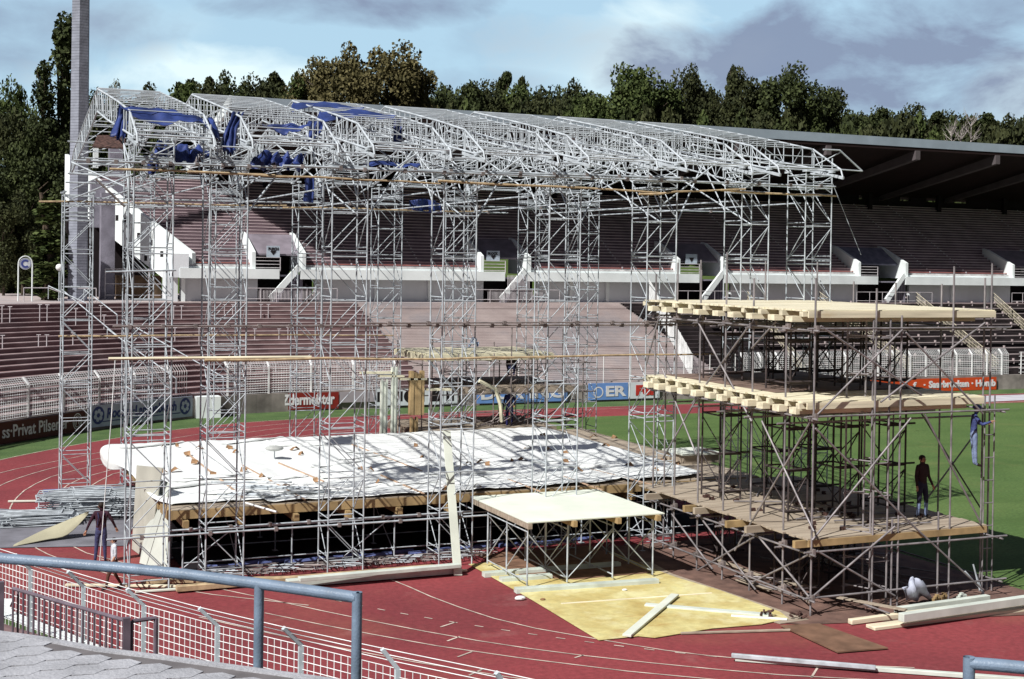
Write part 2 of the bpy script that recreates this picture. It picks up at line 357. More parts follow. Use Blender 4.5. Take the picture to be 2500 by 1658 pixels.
# aisles between the benches: mesh side rails
def aisle(x0, i, n, x1=None):
    x1 = x0 if x1 is None else x1
    r = empty('aisle_fence', (x0, 86, TZ0), 'yellowish wire railing down the dark benches, %s' % lr(i, n), 'railing', 'sloping railings between the benches')
    a = Vector((x1, 77.8, TZ0+.1)); b = Vector((x0, 93.4, TZ1)); up = Vector((0, 0, 1.0)); m = MB(); m2 = MB()
    for h in (.15, .4, .65, 1.0): m.tube(a+up*h, b+up*h, .03 if h > .9 else .018, 4)
    m.build('top_rail', mat('cream_rail', (.60, .55, .42), .6), r)
    for k in range(60):
        p = a.lerp(b, k/60); m2.tube(p+up*.08, p+up*1.0, .014, 3)
    for w in (0, 1.1):
        for k in range(8):
            p = a.lerp(b, k/7.); m2.tube(p, p+up*1.0, .028, 4)
    m2.build('wire_infill', mat('cream_rail', (.60, .55, .42), .6), r)
ais = [60.93, 69.5, 76.6, 87.29]
def aisle_from_px(top, bot):
    p = PY(*top, 94); q = PY(*bot, 78); return p.x, q.x
A_ = [((1814, 784), (1960, 915)), ((1990, 720), (2222, 924)), ((2225, 746), (2432, 918)), ((2414, 734), (2600, 900))]
for i, (a, b) in enumerate(A_):
    xa, xb = aisle_from_px(a, b); aisle(xa, i, 4, xb)
# boundary mesh fence running down the slope at left of the benches
bf = empty('slope_fence', (50, 86, TZ0), 'tall white wire fence running down the slope between paving and benches', 'fence')
m = MB(); m2 = MB()
a = Vector((50.2, 78, TZ0)); b = Vector((50.2, 94, TZ1)); pz = Vector((0, 0, 1))
pa = PY(1585, 776, 94); pbq = PY(1690, 900, 78); a.x = pbq.x; b.x = pa.x
for k in range(9):
    p = a.lerp(b, k/8); m = MB(); m.tube(p, p+pz*1.9, .04, 5); m.build('post', WIREW, bf)
for k in range(12): m2.tube(a+pz*(.1+k*.15), b+pz*(.1+k*.15), .016, 3)
for k in range(110): p = a.lerp(b, k/110); m2.tube(p+pz*.1, p+pz*1.85, .014, 3)
m2.build('wire_mesh', WIREW, bf)
# crash barriers on the left terrace
bars = [(5, 750, 793), (24, 752, 795), (97, 745, 790), (115, 747, 790), (185, 752, 800), (6, 822, 862), (94, 820, 857), (114, 820, 856), (178, 815, 853), (246, 748, 790), (254, 770, 815), (424, 748, 790), (443, 748, 790),
        (427, 802, 845), (486, 802, 843), (622, 804, 840), (681, 804, 840), (637, 744, 780), (655, 744, 780), (703, 800, 838), (612, 888, 915), (645, 888, 915), (673, 888, 915), (825, 886, 912), (855, 886, 912), (548, 745, 779), (568, 745, 779)]
def terr_hit(x, y):
    """point where the sight line meets the terrace slope"""
    d = ray(x, y); t = 20.
    while t < 160:
        p = Vector((d.x*t, d.y*t, CH+d.z*t))
        # distance behind wall
        best = 1e9
        for i in range(0, len(q_all)-1, 1):
            a = q_all[i]; dx = p.x-a[0]; dy = p.y-a[1]; e = dx*dx+dy*dy
            if e < best: best = e; bi = i
        a = q_all[bi]; c = q_all[bi+1] if bi+1 < len(q_all) else q_all[bi-1]
        tt = Vector((c[0]-a[0], c[1]-a[1])).normalized(); dd_ = -(p.x-a[0])*tt.y+(p.y-a[1])*tt.x
        if dd_ > .4:
            zz = TZ0+min(TD, dd_-.4)*(TZ1-TZ0)/TD
            if p.z <= zz: return p
        t += .3
    return p
for i, (x, y0, y1) in enumerate(bars):
    p = terr_hit(x, y1); m = MB(); h = min(1.15, (y1-y0)/f_*p.length*1.0)
    e = empty('crash_barrier', p, 'short white barrier post on the left terrace, %s in %s row' % (lr([b_ for b_ in sorted(bars) if (b_[1] < 775) == (y0 < 775) and (b_[1] > 870) == (y0 > 870)].index((x, y0, y1)), 99), 'the top' if y0 < 775 else 'the lowest' if y0 > 870 else 'the middle'), 'barrier', 'white barrier posts on the left terrace')
    m.tube(p-Vector((0, 0, .2)), p+Vector((0, 0, h)), .032, 5); m.build('upright', RAILW, e)
    m = MB(); m.tube(p+Vector((-.12, 0, h)), p+Vector((.12, 0, h)), .028, 5); m.build('cap_rail', RAILW, e)
# stair handrails at the left
for i, (a, b) in enumerate([((118, 704), (212, 752)), ((150, 712), (300, 845)), ((205, 712), (286, 780)), ((262, 808), (430, 940)), ((300, 785), (545, 935))]):
    p = terr_hit(a[0], a[1]+30) if a[1] > 740 else PY(a[0], a[1]+26, 92); q = terr_hit(b[0], b[1]+22)
    e = empty('stair_handrail', p, 'pale sloping handrail on the left terrace stairs, %s' % lr(i, 5), 'handrail', 'stair handrails on the left terrace')
    m = MB(); u = Vector((0, 0, .85)); m.tube(p+u, q+u, .035, 6); m.build('rail', STEEL, e)
    m = MB(); m.tube(p, p+u, .03, 5); m.build('upright', STEEL, e); m = MB(); m.tube(q, q+u, .03, 5); m.build('upright', STEEL, e)
# ================================================================== PERIMETER FENCE + AD BOARDS
def fence(name, label, xa, xb, sp, z0=1.05, h=1.55, tilt=.45, off=.25, mesh=.14, cat='fence'):
    P = offset(q_all, off); idx = [i for i in range(len(P)) if xa <= q_all[i][0] <= xb]
    path = [P[i] for i in range(idx[0], idx[-1]+1)]; r = empty(name, (*path[0], z0), label, cat, 'wire fences along the track')
    out = offset(path, tilt*.8)
    def at(pth, p):  # matching outward offset
        j = min(range(len(path)), key=lambda k: (path[k][0]-p[0])**2+(path[k][1]-p[1])**2); return out[j][0]-path[j][0], out[j][1]-path[j][1]
    for p in resample(path, sp)[:95]:
        o = at(path, p); m = MB(); a = Vector((*p, z0)); b = Vector((*p, z0+h)); c = Vector((p[0]+o[0], p[1]+o[1], z0+h+.36))
        m.beam(a, b, .10, .10, up=(1, 0, 0)); m.beam(b, c, .10, .08); m.build('post', WIREW, r)
    m = MB()
    nh = int(h/mesh)+1; rp = resample(path, 1.3)
    for k in range(nh):
        z = z0+.06+k*(h-.06)/(nh-1); m.path([Vector((*p, z)) for p in rp], .016, 3)
    for t in (.25, .5, .75, 1.):
        m.path([Vector((p[0]+at(path, p)[0]*t, p[1]+at(path, p)[1]*t, z0+h+.36*t)) for p in rp], .013, 3)
    for p in resample(path, mesh*1.15):
        o = at(path, p); a = Vector((*p, z0+.05)); b = Vector((*p, z0+h)); m.tube(a, b, .011, 3); m.tube(b, Vector((p[0]+o[0], p[1]+o[1], z0+h+.36)), .011, 3)
    m.build('wire_mesh', WIREW, r); return r
fence('perimeter_fence', 'white wire fence with bent posts above the brown and the white boards at left', -7, 13.2, 2.45)
fence('perimeter_fence', 'white wire fence section behind the red board near the centre', 15.4, 27, 2.6)
fence('perimeter_fence', 'white wire fence in front of the dark benches at right', 50.5, 74.5, 1.42)
# plain top wire fence across the paved bank and at far right
r = empty('low_rail_fence', (38, 77.4, 1.05), 'thin post and rail fence before the brown paved bank', 'fence'); m = MB()
for k in range(12): m = MB(); m.tube((28+k*2, 77.5, 1.05), (28+k*2, 77.5, 2.9), .03, 5); m.build('post', WIREW, r); m = MB(); m.tube((28, 77.5, 2.9), (50, 77.5, 2.9), .022, 4); m.tube((28, 77.5, 2.0), (50, 77.5, 2.0), .015, 4); m.build('rail', WIREW, r)
r = empty('low_rail_fence', (90, 77.4, 1.05), 'white five rail fence at the far right edge of the bench block', 'fence'); m = MB()
for k in range(20): m = MB(); m.tube((75.2+k*2.3, 77.5, 1.05), (75.2+k*2.3, 77.5, 2.7), .045, 5); m.build('post', WIREW, r); m = MB()
for k in range(6): m.tube((75, 77.5, 1.2+k*.3), (125, 77.5, 1.2+k*.3), .02, 4)
m.build('rail', WIREW, r)
# gate pier between boards
p = (14.1, 75.6); m = MB(); m.box(p[0]-.6, p[0]+.75, p[1]-.5, p[1]+.3, -.03, 1.15); m.build('gate_pier', CONCW, label='white concrete block between the blue lettered board and the grey fence gap', cat='pier')
def text(s, size, mt, parent, org, right, up, name='lettering', ext=.01, bold=.0, shear=0., sx=1.):
    c = bpy.data.curves.new(name, 'FONT'); c.body = s; c.size = size; c.extrude = ext; c.offset = bold; c.shear = shear; c.resolution_u = 3
    o = bpy.data.objects.new(name, c); COL.objects.link(o)
    dg = bpy.context.evaluated_depsgraph_get(); me = bpy.data.meshes.new_from_object(o.evaluated_get(dg)); bpy.data.objects.remove(o)
    right = Vector(right).normalized(); up = Vector(up).normalized(); nn = right.cross(up); org = Vector(org)
    o0 = ORG[parent.name]
    for v in me.vertices: v.co = org+right*(v.co.x*sx)+up*v.co.y+nn*v.co.z-o0
    me.materials.clear(); me.materials.append(mt); ob = bpy.data.objects.new(name, me); COL.objects.link(ob); ob.parent = parent; ORG[ob.name] = o0
    w = [v.co.dot(right) for v in me.vertices]; ob_w = max(w)-min(w) if w else 0
    return ob, ob_w
def emat(n, c): return mat(n, c, .55, 0, .04, 2)
WPAINT = emat('white_letter_paint', (.72, .72, .74)); NAVY = emat('navy_paint', (.05, .07, .24)); BRN = emat('brown_board', (.075, .018, .014))
def board(pa, pb, h, z0, bgm, label, t=.06):
    a = Vector(pa); b = Vector(pb); a.z = b.z = z0; r = empty('advertising_board', a.lerp(b, .5), label, 'advertising board')
    m = MB(); d = (b-a).normalized(); n = Vector((d.y, -d.x, 0)); m.hexa([a, b, b-n*t, a-n*t], [a+Vector((0, 0, h)), b+Vector((0, 0, h)), b-n*t+Vector((0, 0, h)), a-n*t+Vector((0, 0, h))])
    m.build('panel', bgm, r); return r, a, d, n
def fit(r, s, a, d, n, x, z, size, width, mt, **k):
    o, w = text(s, size, mt, r, a+d*x+n*.012+Vector((0, 0, z)), d, (0, 0, 1), **k)
    if w > 0:
        sc = width/w; o0 = ORG[r.name]; org = a+d*x
        for v in o.data.vertices:
            q = v.co+o0-org; t = q.dot(d); v.co = v.co+d*(t*(sc-1))
    return o
def disc(m, c, d, rad, n=20, r0=0., nn=Vector((0, 0, 0)), sq=1.):
    up = Vector((0, 0, 1))
    o = [c+d*(cos(2*pi*i/n)*rad*sq)+up*(sin(2*pi*i/n)*rad)+nn for i in range(n)]
    if r0 <= 0: m.quad(*o)
    else:
        i_ = [c+d*(cos(2*pi*i/n)*r0*sq)+up*(sin(2*pi*i/n)*r0)+nn for i in range(n)]
        for k in range(n): m.quad(o[k], o[(k+1) % n], i_[(k+1) % n], i_[k])
def base(x, y=None, py=None, Y=None): return PY(x, 1000, Y)
# brown board
pL = Vector((-.2, 62.5, 0)); pM = Vector((2.99, 67.0, 0)); pR = Vector((7.2, 71.0, 0))
r, a, d, n = board((2.35, 66.2, 0), pR, 1.0, .02, BRN, 'brown board with white lettering at the left end of the fence')
L_ = (pR-Vector((2.35, 66.2, 0))).length
fit(r, 'ss·Privat Pilsener', a, d, n, 1.0, .27, .82, 4.55, WPAINT, bold=.012)
m = MB(); c = a+d*(L_-.60)+Vector((0, 0, .52)); disc(m, c, d, .42, 20, .37, n*.012, .8); disc(m, c, d, .3, 16, .26, n*.014, .8); m.beam(c-d*.1+n*.014-Vector((0, 0, .15)), c-d*.1+n*.014+Vector((0, 0, .15)), .04, .01); m.beam(c+d*.1+n*.014-Vector((0, 0, .15)), c+d*.1+n*.014+Vector((0, 0, .15)), .04, .01)
m.build('emblem', WPAINT, r)
r, a, d, n = board((-1.6, 60.3, 0), (2.3, 66.12, 0), 1.0, .02, BRN, 'brown board cut by the left picture edge')
# blue lettered board
LB = emat('pale_blue_board', (.50, .56, .70))
r, a, d, n = board((7.38, 71.25, 0), (13.3, 75.15, 0), 1.12, .1, LB, 'pale blue board with navy lettering and two flower emblems')
L_ = (Vector((13.3, 75.15, 0))-Vector((7.38, 71.25, 0))).length
fit(r, 'Roccml·Langenbusch', a, d, n, 1.15, .42, .72, L_-2.35, NAVY, bold=.02, shear=.12)
m = MB(); m.beam(a+d*.9+n*.01+Vector((0, 0, .26)), a+d*(L_-.9)+n*.01+Vector((0, 0, .26)), .01, .05)
for xx in (.62, L_-.55): disc(m, a+d*xx+Vector((0, 0, .6)), d, .46, 24, 0, n*.012, .85)
m.build('emblem', NAVY, r)
for xx in (.62, L_-.55):
    m = MB()
    for k in range(6):
        aa = 2*pi*k/6+.3; c = a+d*(xx+cos(aa)*.2)+Vector((0, 0, .6+sin(aa)*.22)); disc(m, c, d, .12, 10, 0, n*.018, .85)
    m.build('flower', LB, r)
def xb(x): return PY(x, 980, 77.1).x
# grey + red board
GRYB = emat('grey_board', (.16, .15, .19)); REDB = emat('dark_red_board', (.22, .022, .016)); YB = 77.12
r, a, d, n = board((xb(598), YB, 0), (xb(641), YB, 0), .62, .42, GRYB, 'plain grey board left of the dark red board')
r, a, d, n = board((xb(642), YB, 0), (xb(827), YB, 0), .98, .06, REDB, 'dark red board with white blackletter and a tulip emblem'); L_ = xb(827)-xb(642)
fit(r, 'r', a, d, n, .12, .3, .9, .28, WPAINT, bold=.03); fit(r, 'Zdermeister', a, d, n, 1.15, .3, .84, L_*.70, WPAINT, bold=.03)
m = MB(); c = a+d*.72+n*.014+Vector((0, 0, .18))
m.beam(c, c+d*-.22+Vector((0, 0, .52)), .01, .07); m.beam(c, c+d*.22+Vector((0, 0, .52)), .01, .07); m.beam(c-d*.1, c+d*.1, .01, .06); m.build('emblem', WPAINT, r)
m = MB(); disc(m, c+Vector((0, 0, .5)), d, .14, 12, 0, n*.004, .6); m.beam(c, c+Vector((0, 0, .5)), .01, .05); m.build('tulip', emat('olive_paint', (.35, .36, .08)), r)
r, a, d, n = board((xb(830), YB, 0), (xb(915), YB, 0), .62, .4, emat('bare_board', (.36, .33, .36)), 'bare pale grey board right of the dark red board')
# white board with black shapes
r, a, d, n = board((xb(918), YB, 0), (xb(1120), YB, 0), 1.05, .12, emat('white_board', (.66, .72, .76)), 'white board with big black oval behind the rear scaffold decks'); L_ = xb(1120)-xb(918)
m = MB(); up = Vector((0, 0, 1)); u = L_/202.
for x0, x1 in ((3, 10), (50, 56), (59, 64)): m.hexa([a+d*(x0*u)+n*.004+up*.25, a+d*(x1*u)+n*.004+up*.25, a+d*(x1*u)+n*.002+up*.25, a+d*(x0*u)+n*.002+up*.25], [a+d*(x0*u)+n*.004+up*.86, a+d*(x1*u)+n*.004+up*.86, a+d*(x1*u)+n*.002+up*.86, a+d*(x0*u)+n*.002+up*.86])
disc(m, a+d*(85*u)+up*.55, d, .42, 24, 0, n*.01, 1.15)
for x0, x1, h0, h1 in ((98, 117, .2, .9), (128, 160, .2, .9), (171, 178, .2, .85), (183, 190, .2, .85)):
    m.hexa([a+d*(x0*u)+n*.01+up*h0, a+d*(x1*u)+n*.01+up*h0, a+d*(x1*u)+n*.002+up*h0, a+d*(x0*u)+n*.002+up*h0], [a+d*(x0*u)+n*.01+up*h1, a+d*(x1*u)+n*.01+up*h1, a+d*(x1*u)+n*.002+up*h1, a+d*(x0*u)+n*.002+up*h1])
m.build('black_shapes', emat('black_paint', (.012, .01, .012)), r)
BB = emat('sky_blue_board', (.15, .29, .62))
r, a, d, n = board((xb(1165), YB, 0), (xb(1385), YB, 0), 1.08, .1, BB, 'light blue board lettered in white left of a gap in the boards'); L_ = xb(1385)-xb(1165)
fit(r, 'DUR·ING', a, d, n, .2, .26, .95, L_-.5, WPAINT, bold=.03)
r, a, d, n = board((xb(1437), YB, 0), (xb(1533), YB, 0), 1.08, .1, BB, 'light blue board reading ER beside the white and red board'); L_ = xb(1533)-xb(1437)
fit(r, 'ER', a, d, n, L_*.42, .24, .9, L_*.52, WPAINT, bold=.03)
m = MB(); disc(m, a+d*.7+up*.5, d, .36, 18, .28, n*.012, 1.); m.build('ring', emat('white_letter_paint', (.7, .7, .7)), r)
r, a, d, n = board((xb(1535), YB, 0), (xb(1610), YB, 0), 1.05, .12, emat('white_board', (.66, .72, .76)), 'white board with red lettering beside the ER board'); L_ = xb(1610)-xb(1535)
fit(r, 'Fer', a, d, n, L_*.22, .25, .85, L_*.7, emat('red_letter_paint', (.5, .04, .03)), bold=.05)
ORB = emat('orange_red_board', (.58, .072, .016))
xa = PY(2060, 940, 77.1).x; xe = PY(2433, 940, 77.1).x
r, a, d, n = board((xa, YB, 0), (xe, YB, 0), .93, -.0, ORB, 'long orange red board with white town names at right'); L_ = xe-xa
k = L_/373.
fit(r, 'f.  ·', a, d, n, 165*k, .28, .6, 30*k, WPAINT, bold=.02)
fit(r, 'Saarbrücken · Homb', a, d, n, 203*k, .28, .66, 168*k, WPAINT, bold=.03)
# ================================================================== GRANDSTAND
GS = empty('grandstand', (60, 98, TZ1), 'long roofed grandstand with pale parapet and rows of benches in shade', 'grandstand')
BX0 = 15.9; XE2 = 140.
VX = [(20.75, 24.6), (38.15, 42.3), (55.3, 60.0), (73.2, 78.5), (90.4, 95.2), (108, 112.6)]
ROWR, ROWQ, RY0, RZ0, NROW = .245, .42, 95.1, 8.5, 27
UROW = mat('upper_bench', (.70, .57, .59), .75, 0, .12, .6); UROWD = mat('upper_tier_riser', (.20, .145, .165), .9, 0, .1, 1)
REDP = mat('red_front_bench', (.45, .16, .13), .75, 0, .1, 1)
def segs(y):
    """x ranges of the tier at depth y, leaving the stair heads open"""
    xa = 15.9-(y-96)*.60
    out = []; x = xa
    for a, b in VX:
        if y < 97.7: out.append((x, a)); x = b
    out.append((x, XE2)); return out
mt = MB()
for k in range(NROW):
    y = RY0+k*ROWQ; z = RZ0+k*ROWR; mb = MB()
    for a, b in segs(y):
        mt.quad((a, y, z-ROWR), (b, y, z-ROWR), (b, y, z), (a, y, z)); mt.quad((a, y, z), (b, y, z), (b, y+ROWQ, z), (a, y+ROWQ, z))
        mb.box(a, b, y-.03, y+.15, z+.035, z+.085)
    mb.build('bench_row', REDP if k == 0 else UROW, GS)
mt.build('seating_tier', UROWD, GS)
ytop = RY0+NROW*ROWQ; ztop = RZ0+(NROW-1)*ROWR
# aisle stair lines with little bright lamps/steps going up (dotted)
m = MB()
for xs in (28.2, 33.5, 46.0, 50.6, 63.8, 68, 81.5, 85.6, 98, 102):
    for k in range(NROW):
        y = RY0+k*ROWQ; z = RZ0+k*ROWR; m.box(xs-.05, xs+.05, y-.05, y+.0, z+.02, z+.16)
m.build('aisle_marker', mat('aisle_marker_paint', (.5, .46, .5), .6), GS, kind='stuff')
m = MB(); m.box(15.7, XE2, 94.15, 95.1, 7.5, 8.28)
m.box(15.7, XE2, 94.55, 95.1, 8.28, 8.5)
m2 = MB()
# parapet band split at stair heads
def band(name, y0, y1, z0, z1, mt_, xs, xe, cut, lst=VX):
    mm = MB(); x = xs
    for a, b in lst:
        if a > xe: break
        mm.box(x, a+cut[0], y0, y1, z0, z1); x = b+cut[1]
    mm.box(x, xe, y0, y1, z0, z1); return mm.build(name, mt_, GS)
band('parapet', 94.15, 94.6, 7.46, 8.16, CONCW, 15.7, XE2, (1.9, -.4))
band('parapet_step', 94.62, 95.08, 8.0, 8.30, CONCW, 15.9, XE2, (.0, .0))
band('parapet_step', 94.8, 95.09, 8.31, 8.45, mat('pale_slat', (.62, .60, .60), .7), 15.9, XE2, (.0, .0))
band('base_wall', 95.3, 95.6, TZ1, 7.46, CONC, 15.9, XE2, (.6, .9))
# wall ribs
m = MB()
for x in [15.95, 30, 34.2, 46, 49.2, 64, 70, 84, 88]: m = MB(); m.box(x, x+.28, 95.1, 95.32, TZ1, 7.46); m.build('rib', CONCW, GS)
# black panels standing for the shade behind openings at base
m = MB()
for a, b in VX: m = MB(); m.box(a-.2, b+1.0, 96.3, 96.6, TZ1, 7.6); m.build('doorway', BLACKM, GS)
def side_poly(m, x, w, pts): m.hexa([(x, y, z) for y, z in pts], [(x+w, y, z) for y, z in pts])
VCON = mat('violet_grey_concrete', (.22, .195, .23), .85, 0, .08, 1.2)
for i, (a, b) in enumerate(VX):
    m = MB(); pts = [(94.4, 8.0), (98.3, 8.0), (98.3, 10.85), (97.7, 10.75), (94.4, 9.35)]
    side_poly(m, a-.02, .26, pts); v = m.build('stair_head', CONCW, GS); m = MB(); side_poly(m, b-.24, .26, pts); m.build('side_cheek', CONCW, v)
    m = MB(); m.hexa([(a+.24, 95.5, 9.25), (b-.24, 95.5, 9.25), (b-.24, 95.5, 9.12), (a+.24, 95.5, 9.12)], [(a+.24, 97.75, 10.68), (b-.24, 97.75, 10.68), (b-.24, 97.75, 10.5), (a+.24, 97.75, 10.5)]); m.build('hood', VCON if i != 3 else mat('hood_sheet', (.2, .2, .27), .6), v)
    if i not in (1, 2):
        m = MB(); m.box(a+.25, b-.25, 98.1, 98.25, 7.4, 10.4); m.build('dark_opening', BLACKM, v)  # black back panel added to keep these openings dark
    m = MB(); m.box(a+.25, b-.25, 94.6, 98.0, 7.62, 7.72); m.build('landing', CONCD, v)
    # rails
    m = MB()
    for k in range(4): m.tube((a+.25, 94.35, 8.25+k*.24), (a+2.0, 94.35, 8.25+k*.24), .025, 5)
    m.tube((a+2.0, 94.35, 8.0), (a+2.0, 94.35, 9.0), .035, 5); m.build('guard_rail', RAILW, v)
    # stair down to the walkway, white stringer to the lower left
    m = MB(); m.hexa([(b-.35, 94.2, 8.15), (b-2.5, 93.9, TZ1+.02), (b-2.75, 93.9, TZ1+.4), (b-.6, 94.2, 8.5)], [(b-.35, 94.45, 8.15), (b-2.5, 94.15, TZ1+.02), (b-2.75, 94.15, TZ1+.4), (b-.6, 94.45, 8.5)])
    m.build('stair_stringer', CONCW, GS)
    m = MB()
    for k in range(9): m.box(b-2.4+k*.24, b-2.1+k*.24, 94.47, 95.2, TZ1, TZ1+.22*(k+1))
    m.build('stair', CONCD, GS)
    m = MB(); x0 = a-.6; x1 = b+2.2
    for z in (TZ1+.25, TZ1+1.0): m.tube((x0, 93.8, z), (x1, 93.8, z), .025, 5)
    for k in range(7): m.tube((x0+k*(x1-x0)/6, 93.8, TZ1), (x0+k*(x1-x0)/6, 93.8, TZ1+1.0), .025, 5)
    if i in (0, 1):
        for k in range(46): m.tube((a+.4+k*.1, 93.85, TZ1+.1), (a+.4+k*.1, 93.85, TZ1+(2.1 if (k > 15 and k < 35 and i == 1) else 1.0)), .018, 4)
    m.build('guard_rail', RAILW, GS)
SIGNM = mat('sign_panel', (.46, .54, .62), .6, 0, .05, 2); BLK = mat('black_letter', (.015, .012, .015), .6)
for i, (x0, x1, y0, y1, tx) in enumerate([(651, 683, 600, 628, 'FUSCH'), (1188, 1220, 612, 638, 'BLOCK'), (1674, 1702, 620, 644, '')]):
    a = PY(x0, y1, 95.2); b = PY(x1, y1, 95.2); t = PY(x0, y0, 95.2); z0 = a.z; z1 = t.z
    e = empty('block_sign', (a.x, 95.2, z0), ['pale sign with black heart shape on the left stair head', 'pale sign with short word and black tree shape on the middle stair head', 'pale sign with black triangle on the third stair head'][i], 'sign', 'signs on the stair heads')
    m = MB(); m.box(a.x, b.x, 95.2, 95.26, z0, z1); m.box(a.x+.3, a.x+.36, 95.26, 96.3, z0+.1, z0+.16); m.box(b.x-.36, b.x-.3, 95.26, 96.3, z0+.1, z0+.16); m.build('panel', SIGNM, e)
    c = Vector(((a.x+b.x)/2, 95.18, z0+.3)); m = MB()
    if i < 2: m.quad(c+Vector((-.22, 0, .12)), c+Vector((-.1, 0, .2)), c+Vector((0, 0, .15)), c+Vector((.1, 0, .2)), c+Vector((.22, 0, .12)), c+Vector((0, 0, -.15)))
    else: m.quad(c+Vector((-.24, 0, .2)), c+Vector((.24, 0, .2)), c+Vector((0, 0, -.18)))
    m.build('symbol', BLK, e)
    if tx: text(tx, .26, BLK, e, (a.x+.1, 95.18, z1-.3), (1, 0, 0), (0, 0, 1), bold=.01, sx=.95)
# sloped end wall, with small openings
EW = []
def endp(s, z): return Vector((15.9-s*.60, 96+s, z))     # runs back-left
m = MB(); tt = Vector((.28, .17, 0))
prof = [endp(-1.2, 8.0), endp(-1.2, 9.2), endp(11.2, 16.6), endp(11.2, 13.2), endp(6.6, 10.4), endp(1.4, 7.4)]
m.hexa([p for p in prof], [p+tt for p in prof]); m.build('end_wall', CONCW, GS)
m = MB()
for s, z in ((1.4, 8.9), (2.4, 9.7), (3.6, 10.2), (4.9, 11.3), (5.7, 11.5), (7.3, 12.7), (8.8, 13.6), (2.9, 8.6)):
    p = endp(s, z)-tt*.03; q = endp(s+.28, z)-tt*.03; m.hexa([p, q, q+tt*.2, p+tt*.2], [p+Vector((0, 0, .42)), q+Vector((0, 0, .42)), q+tt*.2+Vector((0, 0, .42)), p+tt*.2+Vector((0, 0, .42))])
m.build('small_window', BLACKM, GS)
m = MB(); m.box(14.9, 15.7, 95.0, 96.6, TZ1, 7.9); m.box(15.2, 16.3, 94.2, 95.1, 7.5, 9.15); m.build('end_pier', CONC, GS)
m = MB(); m.box(9.2, 14.9, 105.5, 106.2, TZ1-.5, 13); m.build('rear_wall', BLACKM, GS)
def colpx(xa, xb, yt, yb, Y, d, mt_, nm='pillar'):
    a = PY(xa, yb, Y); b = PY(xb, yb, Y); t = PY(xa, yt, Y); m = MB(); m.box(a.x, b.x, Y, Y+d, a.z-.3, t.z); return m.build(nm, mt_, GS)
colpx(245, 279, 470, 732, 99.5, 1.0, CONCD)
colpx(222, 300, 440, 545, 103, 1.2, CONCD, 'rear_block')
colpx(268, 300, 330, 440, 107, 1.2, CONCD, 'rear_block'); colpx(228, 240, 355, 400, 106.5, .4, CONCW, 'rear_block')
m = MB(); p = PY(256, 738, 98.4); q = PY(392, 738, 98.4)
for z in (.35, 1.15, 2.2): m.tube((p.x, 98.4, TZ1+z), (q.x, 98.4, TZ1+z), .03, 5)
for k in range(4): m.tube((p.x+k*1.5, 98.4, TZ1), (p.x+k*1.5, 98.4, TZ1+2.2), .035, 5)
m.build('guard_rail', RAILW, GS)
colpx(283, 394, 672, 735, 101, .3, mat('ochre_board', (.22, .15, .09), .8, 0, .25, .6), 'hoarding')
# roof
RZ = 19.85; RYF = 91.0; RS = -.217
RX0 = 18.4; RX1 = 140; RYB = 107.5
m = MB(); m.box(RX0, RX1, RYF, RYF+.35, RZ-.72, RZ); m.build('roof_fascia', mat('fascia_sheet', (.30, .36, .42), .6, 0, .05, .6), GS)
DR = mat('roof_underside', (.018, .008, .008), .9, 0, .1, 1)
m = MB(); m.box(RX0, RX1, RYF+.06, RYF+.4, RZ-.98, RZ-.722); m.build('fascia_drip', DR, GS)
def rz(y): return RZ-.25+RS*(y-RYF)
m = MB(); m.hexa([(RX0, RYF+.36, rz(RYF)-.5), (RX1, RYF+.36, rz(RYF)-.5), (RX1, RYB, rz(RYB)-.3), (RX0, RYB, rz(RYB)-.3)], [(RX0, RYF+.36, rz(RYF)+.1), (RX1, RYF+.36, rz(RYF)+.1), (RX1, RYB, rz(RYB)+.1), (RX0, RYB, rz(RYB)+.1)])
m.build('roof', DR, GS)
for i, xp in enumerate((1190, 1400, 1600, 1800, 2018, 2235, 2430, 2600)):
    x = PY(xp, 350, 91.3).x if xp > 1790 else PY(xp, 300, 91.3).x
    m = MB(); m.hexa([(x-.24, 90.95, RZ-1.75), (x+.24, 90.95, RZ-1.75), (x+.24, RYB, rz(RYB)-.7), (x-.24, RYB, rz(RYB)-.7)], [(x-.24, 90.95, RZ-.99), (x+.24, 90.95, RZ-.99), (x+.24, RYB, rz(RYB)-.28), (x-.24, RYB, rz(RYB)-.28)])
    m.build('roof_beam', mat('roof_beam_paint', (.10, .085, .09), .8, 0, .05, 1), GS)
m = MB(); m.box(RX0, RX0+.3, RYF+.36, RYB, 15.6, 15.7)
m.f.clear(); m.v.clear(); m.hexa([(RX0-.1, RYF, RZ-.8), (RX0+.1, RYF, RZ-.8), (RX0+.1, RYB, rz(RYB)-.5), (RX0-.1, RYB, rz(RYB)-.5)], [(RX0-.1, RYF, RZ+.02), (RX0+.1, RYF, RZ+.02), (RX0+.1, RYB, rz(RYB)+.25), (RX0-.1, RYB, rz(RYB)+.25)])
m.build('roof_edge', CONCW, GS)
m = MB(); x = RX0
yb_ = ytop+.1
for a, b in [(PY(xx, 480, 107).x, PY(xx+w, 480, 107).x) for xx, w in ((2090, 12), (2140, 16), (2190, 26), (2254, 34), (2320, 36))]:
    m.box(x, a, yb_, yb_+.3, ztop-1, rz(yb_)-.2); m.box(a, b, yb_, yb_+.3, ztop-1, 15.55); m.box(a, b, yb_, yb_+.3, 15.98, 17); x = b
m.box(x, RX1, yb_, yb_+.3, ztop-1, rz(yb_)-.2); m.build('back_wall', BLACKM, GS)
m = MB()
for k in range(14): m = MB(); x = 24+k*8.4; m.box(x, x+.4, yb_-1.2, yb_-.8, ztop-1.2, rz(yb_)); m.build('roof_column', BLACKM, GS)
